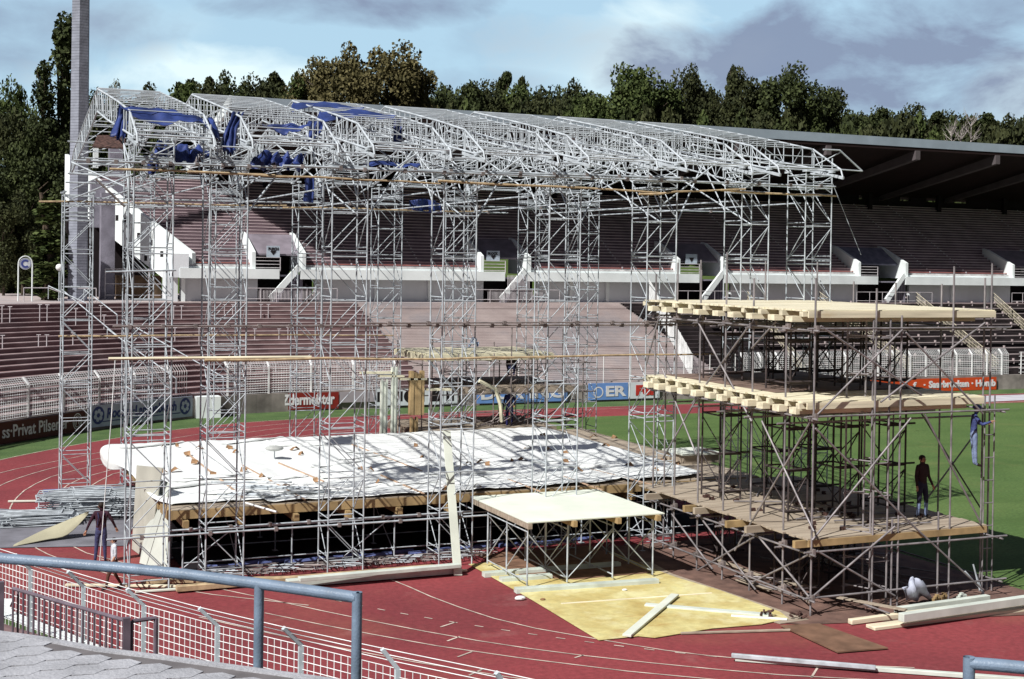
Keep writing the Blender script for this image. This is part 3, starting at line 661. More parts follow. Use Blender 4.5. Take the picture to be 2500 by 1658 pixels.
# ================================================================== BANK + TREES BEHIND
BANK = mat('grass_bank', (.07, .105, .03), .95, 0, .2, .5, c2=(.06, .10, .02))
m = MB(); m.grid([[(x, 122, 5.0) for x in (-140, 0, 60, 220)], [(x, 134, 12.5) for x in (-140, 0, 60, 220)], [(x, 420, 17) for x in (-240, 0, 160, 520)]]); m.build('grass_bank', BANK, kind='structure')
def leafmat(n, c, c2):
    m = bpy.data.materials.new(n); m.use_nodes = True; nt = m.node_tree; b = nt.nodes['Principled BSDF']; b.inputs['Roughness'].default_value = .75; b.inputs['Specular IOR Level'].default_value = .15
    g = nt.nodes.new('ShaderNodeNewGeometry'); nz = nt.nodes.new('ShaderNodeTexNoise'); nz.inputs['Scale'].default_value = .35; nt.links.new(g.outputs['Position'], nz.inputs[0])
    k = math_n(nt, 'ADD', math_n(nt, 'MULTIPLY', nz.outputs[0], .9), math_n(nt, 'MULTIPLY', g.outputs['Random Per Island'], .5)); r = nt.nodes.new('ShaderNodeValToRGB')
    r.color_ramp.elements[0].position = .35; r.color_ramp.elements[1].position = .95; r.color_ramp.elements[0].color = (*c, 1); r.color_ramp.elements[1].color = (*c2, 1)
    nt.links.new(k, r.inputs[0]); nt.links.new(r.outputs[0], b.inputs['Base Color']); return m
LEAF = {'dark': leafmat('leaf_dark', (.016, .022, .010), (.055, .062, .024)), 'olive': leafmat('leaf_olive', (.045, .043, .016), (.15, .130, .058)),
        'green': leafmat('leaf_green', (.026, .042, .012), (.085, .110, .035)), 'pine': leafmat('leaf_pine', (.018, .026, .011), (.062, .078, .027))}
BARK = mat('bark', (.10, .075, .055), .9, 0, .2, 3); BARKW = mat('dead_wood', (.42, .38, .36), .9, 0, .1, 3)
def crown_mesh(name, kind, seed, nl, leaf):
    """unit crown: height 1, base at 0"""
    rr = random.Random(seed); V = []; Fc = []
    cl = []
    if kind == 'poplar':
        for k in range(70):
            h = rr.random(); rad = .125*(sin(pi*min(1, h*.92+.08))**.6)*(1-.45*h); a = rr.random()*6.28; q = rr.random()**.5
            cl.append((cos(a)*rad*q, sin(a)*rad*q, .04+h*.94, .045+.02*rr.random()))
    elif kind == 'pine':
        for k in range(60):
            h = rr.random()**.75; rad = .36*(1-h)**.75+.02; a = rr.random()*6.28; q = rr.random()**.5
            cl.append((cos(a)*rad*q, sin(a)*rad*q, .08+h*.9, .05+.05*(1-h)))
    elif kind == 'bush':
        for k in range(40):
            a = rr.random()*6.28; q = rr.random()**.5; h = rr.random(); cl.append((cos(a)*.5*q, sin(a)*.5*q, .1+h*.75*(1-.35*q), .12))
    else:
        for k in range(46):
            a = rr.random()*6.28; u = rr.random()*2-1; q = .55+.45*rr.random(); s_ = sqrt(1-u*u)
            lump = 1+.22*sin(3*a+seed)+.16*sin(5*a+2*seed+3*u)
            cl.append((cos(a)*s_*.36*q*lump, sin(a)*s_*.36*q*lump, .55+u*.36*q*(1+.15*sin(4*a)), .085+.06*rr.random()))
    per = nl//len(cl)
    for cx, cy, cz, cr in cl:
        for j in range(per):
            a = rr.random()*6.28; u = rr.random()*2-1; q = rr.random()**.4; s_ = sqrt(1-u*u); x = cx+cos(a)*s_*cr*q; y = cy+sin(a)*s_*cr*q; z = cz+u*cr*q*.75
            t = rr.random()*6.28; e = Vector((cos(t), sin(t), rr.uniform(-.7, .7))).normalized(); g = e.cross(Vector((rr.uniform(-1, 1), rr.uniform(-1, 1), rr.uniform(-1, 1)))).normalized()
            l = leaf*rr.uniform(.6, 1.3); w = l*rr.uniform(.45, .8); p = Vector((x, y, z)); b = len(V)
            V += [tuple(p-e*l), tuple(p+g*w), tuple(p+e*l), tuple(p-g*w)]; Fc.append((b, b+1, b+2, b+3))
    zs = sorted(v[2] for v in V); zm = zs[int(len(zs)*.998)]; xs = sorted(abs(v[0]) for v in V); xm = xs[int(len(xs)*.985)]
    V = [(v[0]/xm*.5, v[1]/xm*.5, v[2]/zm) for v in V]
    me = bpy.data.meshes.new(name); me.from_pydata(V, [], Fc); return me
def trunk_mesh(name, seed, th=.62, r=.022, spread=.26):
    rr = random.Random(seed); m = MB(); p = Vector((0, 0, -.12)); 
    for k in range(6):
        q = p+Vector((rr.uniform(-.012, .012), rr.uniform(-.012, .012), (th+.12)/6)); m.tube(p, q, r*(1-.13*k), 7, r*(1-.13*(k+1))); p = q
    for k in range(9):
        z = .22+.05*k; a = rr.random()*6.28; b = Vector((cos(a)*spread, sin(a)*spread, z+.2)); s0 = Vector((0, 0, z)); mid = s0.lerp(b, .5)+Vector((0, 0, .03)); m.tube(s0, mid, r*.42, 5, r*.26); m.tube(mid, b, r*.26, 5, r*.08)
    me = bpy.data.meshes.new(name); me.from_pydata(m.v, [], m.f); me.materials.append(BARK); return me
CM = {}
def crown(kind, var, lm_, nl, leaf):
    k = (kind, var, lm_)
    if k not in CM:
        me = crown_mesh('crown_'+kind, kind, var*13+5, nl, leaf); me.materials.append(LEAF[lm_]); CM[k] = me
    return CM[k]
TK = [trunk_mesh('trunk_mesh', s) for s in range(3)]; TKN = trunk_mesh('trunk_mesh', 5, .7, .014, .05)
def tree(name, x, y, z, h, wd, kind, lm_, var, label, group=None, nl=15000, leaf=.0145, rz=0., cat='tree'):
    r = empty(name, (x, y, z), label, cat, group); r.rotation_euler.z = rz
    c = bpy.data.objects.new('crown', crown(kind, var, lm_, nl, leaf)); COL.objects.link(c); c.parent = r; c.scale = (h*wd, h*wd, h)
    if kind == 'bush': return r
    t = bpy.data.objects.new('trunk', TK[var % 3] if kind == 'broad' else TKN); COL.objects.link(t); t.parent = r; t.scale = (h*.8, h*.8, h if kind == 'broad' else h*1.2); return r
def treepx(name, px, ytop, D, zb, wpx, kind, lm_, var, label, **k):
    """tree whose top shows at (px, ytop), D metres ahead, foot on the bank at height zb"""
    d = ray(px, ytop); t = D; p = Vector((d.x*t, d.y*t, CH+d.z*t)); h = p.z-zb; wd = (wpx/f_*D)/h
    return tree(name, p.x, p.y, zb, h, wd, kind, lm_, var, label, rz=random.random()*6, **k)
TL = [  # px, top y, distance, width px, kind, leaf, var
 (275, 205, 190, 60, 'broad', 'olive', 1), (335, 232, 190, 90, 'broad', 'dark', 2), (440, 205, 185, 100, 'pine', 'dark', 1), (510, 190, 180, 90, 'pine', 'dark', 2), (575, 188, 178, 130, 'broad', 'dark', 3), (670, 182, 176, 120, 'pine', 'dark', 3),
 (640, 195, 172, 150, 'broad', 'dark', 1), (745, 175, 168, 150, 'broad', 'olive', 2), (825, 108, 160, 190, 'broad', 'olive', 3), (935, 112, 158, 215, 'broad', 'olive', 1), (1010, 185, 162, 130, 'broad', 'olive', 2), (1070, 208, 168, 130, 'broad', 'pine', 3),
 (1150, 205, 170, 130, 'broad', 'dark', 1), (1235, 178, 172, 110, 'pine', 'pine', 2), (1275, 190, 175, 70, 'pine', 'dark', 1), (1320, 215, 172, 140, 'broad', 'pine', 2), (1400, 208, 170, 150, 'broad', 'dark', 3), (1460, 228, 160, 140, 'broad', 'green', 1),
 (1560, 160, 150, 190, 'broad', 'green', 2), (1500, 240, 150, 150, 'broad', 'green', 3), (1685, 172, 155, 120, 'broad', 'dark', 2), (1735, 215, 158, 130, 'broad', 'dark', 1), (1790, 165, 152, 70, 'pine', 'dark', 3), (1850, 172, 150, 170, 'broad', 'dark', 3),
 (1935, 170, 148, 190, 'broad', 'pine', 1), (2000, 225, 150, 150, 'broad', 'dark', 2), (2075, 252, 155, 140, 'broad', 'pine', 3), (2150, 268, 160, 130, 'pine', 'pine', 1), (2215, 265, 162, 150, 'broad', 'dark', 1), (2290, 275, 160, 120, 'pine', 'pine', 2),
 (2350, 275, 158, 130, 'broad', 'dark', 2), (2410, 282, 156, 130, 'pine', 'pine', 3), (2470, 290, 154, 140, 'broad', 'dark', 3), (2540, 285, 152, 150, 'broad', 'pine', 1)]
nT = len(TL)
for i, (px, yt, D, w, kind, lf, v) in enumerate(TL):
    nm = 'pine_tree' if kind == 'pine' else 'broadleaf_tree'
    kd = {'dark': 'dark', 'olive': 'olive brown', 'green': 'mid green', 'pine': 'deep green'}[lf]
    treepx(nm, px, yt, D, 12.0, w*1.15, kind, lf, v, '%s %s, %s in the tree line behind the stand' % (kd, 'narrow conifer' if kind == 'pine' else 'leafy tree', lr(i, nT)), group='trees in line behind the stand')
# lower shrub layer along the bank
for i in range(26):
    px = 230+i*92; treepx('bank_shrub', px, 262+max(0, (px-1500))*.045+random.uniform(-8, 12), 146, 12.2, 130, 'bush', ('dark', 'green', 'pine')[i % 3], 1+i % 3, 'dense dark shrub at the foot of the tree line, %s' % lr(i, 26), group='shrubs below the tree line', nl=9000, leaf=.03, cat='shrub')
for i, (px, yt, h_) in enumerate([(2370, 290, 60), (2345, 318, 36), (2322, 322, 30)]):
    d = ray(px, yt); D = 138; p = Vector((d.x*D, d.y*D, CH+d.z*D)); zb = p.z-h_/f_*D-3; rr = random.Random(i+3)
    e = empty('bare_tree', (p.x, p.y, zb), 'leafless pale dead tree above the stand roof, %s' % ('tallest at right' if i == 0 else 'middle small one' if i == 1 else 'small one at left'), 'tree', 'dead trees above the roof')
    m = MB(); m.tube((p.x, p.y, zb), (p.x+.1, p.y, p.z), .09, 5, .02)
    for k in range(14):
        z = zb+3+(p.z-zb-3)*rr.random(); a = rr.random()*6.28; l = rr.uniform(.4, 1.0); q = Vector((p.x+cos(a)*l, p.y+sin(a)*l, z+rr.uniform(.4, 1.1))); m.tube((p.x, p.y, z), q, .035, 4, .01); m.tube(q.lerp(Vector((p.x, p.y, z)), .5), q+Vector((rr.uniform(-.3, .3), 0, .5)), .02, 4, .008)
    m.build('branches', BARKW, e)
# left cluster of trees, nearer
def treel(name, px, yt, D, w, kind, lf, v, label, zb=5.2, **k): return treepx(name, px, yt, D, zb, w, kind, lf, v, label, group='trees left of the light mast', **k)
treel('poplar_tree', 162, 40, 118, 100, 'poplar', 'pine', 1, 'tallest dark poplar just left of the light mast', nl=9000, leaf=.012)
treel('poplar_tree', 108, 158, 116, 80, 'poplar', 'pine', 2, 'shorter dark poplar beside the tallest one', nl=9000, leaf=.012)
treel('broadleaf_tree', 48, 205, 122, 150, 'broad', 'green', 1, 'rounded green tree at the upper left edge', nl=6500)
treel('broadleaf_tree', 15, 270, 112, 170, 'broad', 'dark', 2, 'dark tree cut by the left edge, lower crown', nl=6500)
treel('broadleaf_tree', 120, 300, 108, 190, 'broad', 'pine', 3, 'dark leafy tree low beside the mast', nl=7500)
treel('broadleaf_tree', 60, 380, 104, 220, 'broad', 'pine', 1, 'big sunlit leafy tree behind the round C sign', nl=8500)
treel('broadleaf_tree', 190, 420, 112, 170, 'broad', 'dark', 2, 'dark tree directly behind the light mast foot', nl=6500)
treel('broadleaf_tree', 10, 470, 101, 160, 'broad', 'dark', 3, 'low dark tree at the left edge above the terrace', nl=6500)
for i, px in enumerate((-20, 45, 105, 165, 225)):
    treel('undergrowth_shrub', px, 560, 108, 120, 'bush', 'dark', 1+i % 3, 'dark undergrowth shrub behind the left terrace, %s' % lr(i, 5), cat='shrub')
fill = [(240, 228), (310, 236), (385, 222), (450, 212), (520, 206), (590, 202), (660, 205), (720, 200), (1030, 216), (1100, 214), (1170, 218), (1240, 214), (1310, 222), (1380, 226), (1440, 236), (1510, 244), (1600, 228), (1680, 232), (1760, 226), (2030, 262), (2110, 272), (2190, 280), (2270, 284), (2350, 290), (2430, 296), (2500, 300)]
for i, (px, yt) in enumerate(fill):
    treepx('broadleaf_tree', px, yt-random.uniform(-4, 14), 164+(i % 3)*3, 12.0, 165, 'broad', ('dark', 'pine', 'dark', 'green')[i % 4], 1+i % 5, 'rounded tree filling the ridge between taller trees, %s' % lr(i, len(fill)), group='low trees filling the ridge', nl=14000, leaf=.016)
m = MB(); pts = [G(122, 738, TZ1), G(128, 690, TZ1)]
b0 = PY(118, 735, 97); e = empty('ivy_trunk', b0, 'thick ivy covered trunk beside the globe lamp', 'tree trunk'); m = MB()
t1 = PY(128, 640, 97); t2 = PY(112, 560, 97); m.tube(b0, t1, .5, 8, .3); m.tube(t1, t2, .3, 8, .25); m.tube(t2, PY(100, 470, 97), .22, 7, .12); m.build('trunk', BARK, e)
c = bpy.data.objects.new('ivy', crown('poplar', 3, 'green', 5000, .02)); COL.objects.link(c); c.parent = e; c.scale = (2.6, 2.6, 7)
# ================================================================== LIGHT MAST, SIGN C, LAMP
mast = empty('floodlight_mast', (9.2, 96.6, TZ1), 'tall grey board marked concrete mast left of the stand', 'mast')
MSTM = mat('mast_concrete', (.28, .30, .36), .85, 0, .08, 1.5, bump=.3, bs=8)
def rings(mt_):
    nt = mt_.node_tree; b = nt.nodes['Principled BSDF']; src = b.inputs['Base Color'].links[0].from_socket; tc = nt.nodes.new('ShaderNodeTexCoord'); w = nt.nodes.new('ShaderNodeTexWave'); w.bands_direction = 'Z'; w.inputs['Scale'].default_value = 1.6; w.inputs['Distortion'].default_value = .6
    nt.links.new(tc.outputs['Object'], w.inputs[0]); r = nt.nodes.new('ShaderNodeValToRGB'); r.color_ramp.elements[0].position = .06; r.color_ramp.elements[0].color = (.62, .62, .62, 1); r.color_ramp.elements[1].position = .2; r.color_ramp.elements[1].color = (1, 1, 1, 1)
    nt.links.new(w.outputs['Fac'], r.inputs[0]); mx = nt.nodes.new('ShaderNodeMix'); mx.data_type = 'RGBA'; mx.blend_type = 'MULTIPLY'; mx.inputs[0].default_value = 1; nt.links.new(src, mx.inputs[6]); nt.links.new(r.outputs[0], mx.inputs[7]); nt.links.new(mx.outputs[2], b.inputs['Base Color'])
rings(MSTM)
m = MB(); n6 = 6; rot = radians(18)
m.hexa([(9.2+.70*cos(rot+2*pi*i/n6), 96.6+.70*sin(rot+2*pi*i/n6), TZ1-.3) for i in range(n6)], [(9.2+.58*cos(rot+2*pi*i/n6), 96.6+.58*sin(rot+2*pi*i/n6), 36) for i in range(n6)]); m.build('shaft', MSTM, mast)
m = MB(); m.box(8.3, 10.1, 95.7, 97.5, TZ1-.3, TZ1+.12); m.build('plinth', CONCD, mast)
# C sign
cs = empty('letter_sign', PY(60, 738, 94.5), 'round letter C sign in a tall white hooped frame at left', 'sign')
pc = PY(62, 644, 94.5); w = abs(PY(79, 644, 94.5).x-PY(45, 644, 94.5).x)/2; sq = 1.0; m = MB()
zt = pc.z; pts = [Vector((pc.x-w, 94.5, TZ1))]+[Vector((pc.x-w*cos(t*pi/12), 94.5, zt+w*1.15*sin(t*pi/12))) for t in range(13)]+[Vector((pc.x+w, 94.5, TZ1))]
m.path(pts, .045, 6); m.build('frame', CONCW, cs); dx = Vector((1, 0, 0))
m = MB(); disc(m, Vector((pc.x, 94.5, zt)), dx, w*.88, 24, 0, Vector((0, -.03, 0))); disc(m, Vector((pc.x, 94.5, zt)), -dx, w*.88, 24, 0, Vector((0, .03, 0))); m.build('disc', mat('sign_blue_white', (.62, .66, .72), .6), cs)
m = MB(); c = Vector((pc.x, 94.46, zt))
for k in range(20):
    a0 = radians(42+k*13.8); a1 = radians(42+(k+1)*13.8); R1, R2 = w*.66, w*.34; q = [(cos(a0)*R1, sin(a0)*R1), (cos(a1)*R1, sin(a1)*R1), (cos(a1)*R2, sin(a1)*R2), (cos(a0)*R2, sin(a0)*R2)]; m.quad(*[c+Vector((x_, 0, z_)) for x_, z_ in q])
m.build('letter', NAVY, cs)
m = MB(); disc(m, Vector((pc.x, 94.5, zt)), dx, w*.8, 24, w*.74, Vector((0, -.035, 0))); m.build('ring', NAVY, cs)
gl = PY(145, 653, 94.8); e = empty('globe_lamp', (gl.x, 94.8, TZ1), 'white globe lamp on a thin pole beside the mast', 'lamp'); m = MB(); m.tube((gl.x, 94.8, TZ1), (gl.x, 94.8, gl.z), .04, 6); m.build('pole', STEEL, e)
def sphere(m, c, r, nu=12, nv=8, sq=(1, 1, 1)):
    P = [[(c[0]+cos(2*pi*i/nu)*sin(pi*j/nv)*r*sq[0], c[1]+sin(2*pi*i/nu)*sin(pi*j/nv)*r*sq[1], c[2]+cos(pi*j/nv)*r*sq[2]) for i in range(nu+1)] for j in range(nv+1)]; m.grid(P)
m = MB(); sphere(m, gl, .24); m.build('globe', mat('opal_globe', (.8, .82, .8), .4), e, smooth=True)
m = MB(); e = empty('walkway_rail', PY(58, 735, 93.6), 'thin pale guard rail on the terrace top between the C sign and the mast', 'rail')
for a, b in [((58, 703), (118, 703)), ((118, 703), (148, 714)), ((58, 703), (58, 737)), ((190, 704), (235, 704)), ((235, 704), (235, 737))]: m.tube(PY(*a, 93.6), PY(*b, 93.6), .03, 5)
m.build('rail', RAILW, e)
# ================================================================== SCAFFOLD TOWERS
LEV = 1.235; TW = 1.02; TDp = 1.0
def tower(loc, label, grp, h=11.95, zb=0.):
    r = empty('scaffold_tower', loc, label, 'scaffold tower', grp); x0, y0, z0 = loc; rr = random.Random(int(x0*10))
    P = [(x0, y0), (x0+TW, y0), (x0+TW, y0+TDp), (x0, y0+TDp)]
    for x, y in P:
        m = MB(); m.tube((x, y, z0+zb), (x, y, z0+h), .0235, 6); m.box(x-.07, x+.07, y-.07, y+.07, z0+zb, z0+zb+.02); m.build('leg', STEEL, r)
    nl = int((h-.3)/LEV)
    for k in range(nl+1):
        z = z0+.28+k*LEV; m = MB()
        if z-z0 < zb: continue
        for i in range(4):
            a, b = P[i], P[(i+1) % 4]; dz = .11 if i in (1, 3) else 0
            m.tube((*a, z+dz), (*b, z+dz), .018, 5)
            if k in (0, nl) or k % 4 == 3: m.tube((*a, z+.16+dz), (*b, z+.16+dz), .016, 5)
        m.build('frame', STEEL, r)
        if k < nl:
            m = MB(); z1 = z+.12; z2 = z+LEV-.05; q = k % 2
            A = [(P[0], P[1]), (P[1], P[2]), (P[3], P[2]), (P[0], P[3])]
            for j, (a, b) in enumerate(A):
                s_ = (q+j) % 2
                m.tube((*a, z1 if s_ else z2), (*b, z2 if s_ else z1), .0145, 5)
            m.build('bracing', STEEL, r)
    # head: extra rings
    m = MB()
    for z in (z0+h-.75, z0+h-.5, z0+h-.12):
        for i in range(4): m.tube((*P[i], z), (*P[(i+1) % 4], z), .022, 5)
    m.tube((*P[0], z0+h-.7), (*P[1], z0+h-.15), .018, 5); m.tube((*P[1], z0+h-.7), (*P[0], z0+h-.15), .018, 5)
    for x, y in P: m.beam((x, y-.12, z0+h), (x, y+.12, z0+h), .12, .06)
    m.build('head', STEEL, r); return r
TX = [4.84, 6.82, 10.2, 13.5, 16.86, 20.18, 23.57, 26.0]
FY, BY = 36.3, 53.0
for i, x in enumerate(TX):
    tower((x, FY, 0), 'pale steel scaffold tower in the front row before the stage, %s' % lr(i, 8), 'front row scaffold towers')
for i, x in enumerate(TX):
    tower((x, BY, 0) if i else (4.45, 51.9, 0), 'steel scaffold tower in the back row, %s' % lr(i, 8), 'back row scaffold towers', h=11.95 if i else 11.2)
# couplers / slanted extension frames on tower heads
# ================================================================== ROOF TRUSS SECTIONS
RY, RT, RB = 45.1, 14.22, 13.50
front_t = [(RY, RT), (42.2, 13.70), (39.5, 13.20), (37.35, 12.76), (35.85, 12.0)]
front_b = [(RY, RB), (42.2, 12.95), (39.5, 12.5), (36.55, 12.0)]
def prof_at(pr, y):
    for a, b in zip(pr, pr[1:]):
        if b[0] <= y <= a[0]: t = (y-a[0])/(b[0]-a[0]); return a[1]+(b[1]-a[1])*t
    return pr[-1][1]
def roof_section(x0, x1, label, dy=0.):
    r = empty('roof_truss_section', (x0, RY, 12), label, 'roof truss', 'roof truss sections on the towers')
    for x in (x0, x1):
        m = MB()
        for sgn in (1, -1):
            T = [Vector((x, RY-(RY-y)*sgn, z)) for y, z in front_t]; B = [Vector((x, RY-(RY-y)*sgn, z)) for y, z in front_b]
            m.path(T, .032, 7); m.path(B, .032, 7); m.tube(B[-1], T[-1]+Vector((0, 0, 0)), .034, 6)
            ys = [RY-.0001-k*.55 for k in range(17)]
            ys = [y for y in ys if y > 36.6]
            pv = None
            for k, y in enumerate(ys):
                a = Vector((x, RY-(RY-y)*sgn, prof_at(front_t, y))); b = Vector((x, RY-(RY-y)*sgn, prof_at(front_b, y)))
                m.tube(a, b, .018, 5)
                if k % 2: m.tube(pv, a if k % 4 == 1 else b, .013, 5)
                pv = b if k % 4 in (0, 3) else a
        m.build('side_truss', ALU, r)
    # purlins on the upper chord, ties on the lower one
    ys = [RY]+[RY-.5-k*.66 for k in range(14)]
    for sgn in (1, -1):
        for k, y in enumerate(ys):
            if y < 35.8 or (sgn < 0 and k == 0): continue
            m = MB(); yy = RY-(RY-y)*sgn; z = prof_at(front_t, y)+.025
            m.tube((x0, yy, z), (x1, yy, z), .017 if k else .028, 6); m.build('purlin', ALU, r)
        for y in (43.6, 41.2, 39.0, 36.55, 35.85):
            m = MB(); yy = RY-(RY-y)*sgn; z = prof_at(front_b if y > 36 else front_t, y); m.tube((x0, yy, z), (x1, yy, z), .024, 5)
            if y in (43.6, 41.2, 39.0): zt = prof_at(front_t, y); m.tube((x0, yy, z), ((x0+x1)/2, yy, zt), .016, 5); m.tube(((x0+x1)/2, yy, zt), (x1, yy, z), .016, 5)
            if y == 35.85: m.tube((x0, yy, z), (x1, yy+.0, z-.0), .02, 5)
            m.build('tie', ALU, r)
        m = MB(); yb = RY-(RY-36.6)*sgn; yt = RY-(RY-39.3)*sgn
        m.tube((x0, yb, 12.02), (x1, yt, 12.5), .018, 5); m.tube((x1, yb, 12.02), (x0, yt, 12.5), .018, 5)
        m.tube((x0, RY-(RY-39.3)*sgn, 12.5), (x1, RY-(RY-42.2)*sgn, 12.95), .018, 5)
        m.build('wind_brace', ALU, r)
    # bracket down to the tower heads
    for x in (x0, x1):
        m = MB()
        m.beam((x, 35.7, 11.72), (x, 37.5, 12.08), .06, .09); m.tube((x, 35.85, 12.02), (x, 35.72, 11.7), .03, 5); m.tube((x, 36.3, 11.85), (x, 36.3, 12.4), .028, 5); m.tube((x, 37.3, 11.95), (x, 37.3, 12.75), .024, 5)
        m.tube((x, 37.3, 11.4), (x, 39.6, 12.5), .022, 5); m.tube((x, 37.3, 10.6), (x, 38.8, 12.3), .022, 5)
        m.build('bracket', ALU, r)
    return r
SEC = [(4.84, 6.82), (7.84, 10.2), (11.22, 13.5), (14.52, 16.86), (17.88, 20.18), (21.2, 23.57), (24.59, 27.02)]
for i, (a, b) in enumerate(SEC): roof_section(a, b, 'pitched aluminium roof truss section, %s' % lr(i, 7))
# secondary lower trusses under the roof (X direction lattice between the tower heads)
def lattice(a, b, h, label, nm='lattice_girder', n=14, mt_=ALU, grp=None, cat='lattice girder'):
    a = Vector(a); b = Vector(b); r = empty(nm, a, label, cat, grp); up = Vector((0, 0, h)); m = MB(); m.tube(a, b, .03, 6); m.tube(a+up, b+up, .03, 6); m.build('chord', mt_, r); m = MB()
    for k in range(n):
        p = a.lerp(b, k/n); q = a.lerp(b, (k+1)/n); m.tube(p, p+up, .018, 5); m.tube(p if k % 2 else p+up, q+up if k % 2 else q, .016, 5)
    m.build('web', mt_, r); return r
for i, x in enumerate([7.3, 10.7, 14.0, 17.4, 20.7, 24.1]):
    lattice((x, 37.3, 11.55), (x, 45.0, 13.0), .55, 'inner sloping lattice girder under the roof near the front, %s' % lr(i, 6), grp='sloping girders under the roof', n=16)
    lattice((x, 53.0, 11.55), (x, 45.2, 13.0), .55, 'inner sloping lattice girder under the back roof slope, %s' % lr(i, 6), grp='sloping girders under the roof', n=16)
for i, (x0, x1) in enumerate([(7.8, 10.2), (11.2, 13.5), (14.5, 16.9), (17.9, 20.2), (21.2, 23.6)]):
    e = empty('knee_brace', (x0, 37.3, 10.3), 'pair of slanting braces from a front tower head to the roof, %s' % lr(i, 5), 'brace', 'slanting braces at the tower heads'); m = MB()
    m.tube((x0, 36.4, 10.0), (x0+1.9, 38.0, 12.1), .028, 6); m.tube((x1+.9, 37.2, 10.2), (x1-.6, 41.5, 12.6), .024, 6); m.tube((x0, 37.3, 10.7), (x0+2.1, 37.3, 12.2), .024, 6); m.build('brace_tube', STEEL, e)
# single tubes at the right end of the roof
e = empty('end_frame', (27.3, 36, 12), 'thin outrigger tubes projecting at the right end of the roof', 'tubes'); m = MB()
q0 = PY(2050, 367, 36.2); q1 = PY(2105, 418, 36.2); q2 = PY(2050, 414, 36.2); q3 = PY(2010, 365, 36.2)
m.tube(q3, q0, .028, 6); m.tube(q0, q1, .028, 6); m.tube(q1, q2, .024, 6); m.tube(PY(1990, 404, 36.6), PY(2056, 370, 36.2), .02, 5); m.build('tube', ALU, e)
e = empty('guy_rope', PY(2040, 490, 37), 'thin rope slanting down from the right tower head', 'rope'); m = MB(); m.tube(PY(2028, 436, 37), PY(2102, 622, 37), .012, 4); m.build('rope', STEEL, e)
# ------------------------------------------------------------------ long tubes and poles tied across the towers
def pole(a, b, r_, mt_, nm, label, cat, couplers=0, grp=None):
    e = empty(nm, a, label, cat, grp); m = MB(); n = 6; rr = random.Random(int(a[2]*100)); pts = [Vector(a).lerp(Vector(b), k/n)+Vector((0, 0, rr.uniform(-.03, .03) if mt_ is POLE else 0)) for k in range(n+1)]
    for k in range(n): m.tube(pts[k], pts[k+1], r_*(1-.05*k if mt_ is POLE else 1), 7, r_*(1-.05*(k+1) if mt_ is POLE else 1))
    m.build('shaft', mt_, e)
    if couplers:
        m = MB(); d = Vector(b)-Vector(a)
        for k in range(couplers): c = Vector(a)+d*((k+.5)/couplers); m = MB(); m.box(c.x-.045, c.x+.045, c.y-.06, c.y+.06, c.z-.055, c.z+.05); m.build('coupler', STEELD, e)
    return e
Yf = FY-.06; Yb = BY-.06
pole(PY(95, 491, 52), PY(700, 503, 52), .034, POLE, 'wooden_pole', 'light wooden pole high across the back towers, sticking out left of the mast', 'pole')
pole(PY(690, 506, 52), PY(1190, 517, 52), .034, POLE, 'wooden_pole', 'light wooden pole high across the middle back towers', 'pole')
pole(PY(268, 411, Yf), PY(700, 428, Yf), .034, POLE, 'wooden_pole', 'wooden pole under the blue sheets at the left front towers', 'pole')
pole(PY(458, 419, Yf-.1), PY(1075, 447, Yf-.1), .034, POLE, 'wooden_pole', 'long wooden pole high across the middle front towers', 'pole')
pole(PY(1070, 440, Yf-.05), PY(1625, 471, Yf-.05), .038, POLE, 'wooden_pole', 'long thick wooden pole high across the right of centre front towers', 'pole')
pole(PY(1560, 474, Yf-.1), PY(1820, 461, Yf-.1), .034, POLE, 'wooden_pole', 'wooden pole rising slightly to the right near the second tower from the right', 'pole')
pole(PY(1760, 464, Yf), PY(2042, 479, Yf), .038, POLE, 'wooden_pole', 'wooden pole across the two rightmost front tower heads', 'pole')
pole(PY(143, 819, 52), PY(960, 818, 53), .038, POLE, 'wooden_pole', 'wooden pole at mid height across the back towers', 'pole')
pole(PY(265, 876, Yf), PY(760, 872, Yf), .042, WOOD, 'wooden_pole', 'pale timber at mid height across the left front towers', 'pole')
pole(PY(500, 879, Yf-.12), PY(1330, 874, Yf-.12), .042, POLE, 'wooden_pole', 'long timber at mid height across the central front towers', 'pole')
pole(PY(1200, 874, Yf-.02), PY(1745, 862, Yf-.02), .034, POLE, 'wooden_pole', 'yellow timber at mid height ending at the right deck scaffold', 'pole')
pole(PY(275, 797, Yf), PY(2000, 792, Yf), .03, STEELD, 'ledger_tube', 'dark brown steel tube clamped along the middle of the front towers', 'tube', 26)
pole(PY(900, 789, Yf-.1), PY(1700, 786, Yf-.1), .025, STEELD, 'ledger_tube', 'second dark steel tube just above the clamped one', 'tube', 9)
pole(PY(155, 497, Yb), PY(1240, 520, Yb), .028, STEEL, 'ledger_tube', 'bright steel tube high along the back towers', 'tube', 10)
pole(PY(230, 484, Yb), PY(1800, 470+48, Yb), .028, STEEL, 'ledger_tube', 'upper bright steel tube along the back towers', 'tube', 10)
pole(PY(180, 391, Yf), PY(700, 409, Yf), .028, STEEL, 'ledger_tube', 'steel tube under the left roof sections', 'tube', 8)
pole(PY(690, 405, Yf), PY(1700, 436, Yf), .035, STEEL, 'ledger_tube', 'pale steel tube running under the middle roof sections', 'tube', 12)
pole(PY(840, 412, Yf-.08), PY(2040, 456, Yf-.08), .028, STEEL, 'ledger_tube', 'lower pale steel tube running under the right roof sections', 'tube', 14)
pole(PY(1640, 443, Yb), PY(2025, 462, Yb), .026, STEEL, 'ledger_tube', 'thin double tube behind the rightmost front towers', 'tube', 6)
pole(PY(185, 400, 44), PY(330, 404, 44), .028, STEEL, 'ledger_tube', 'short steel tube at the left roof edge', 'tube')
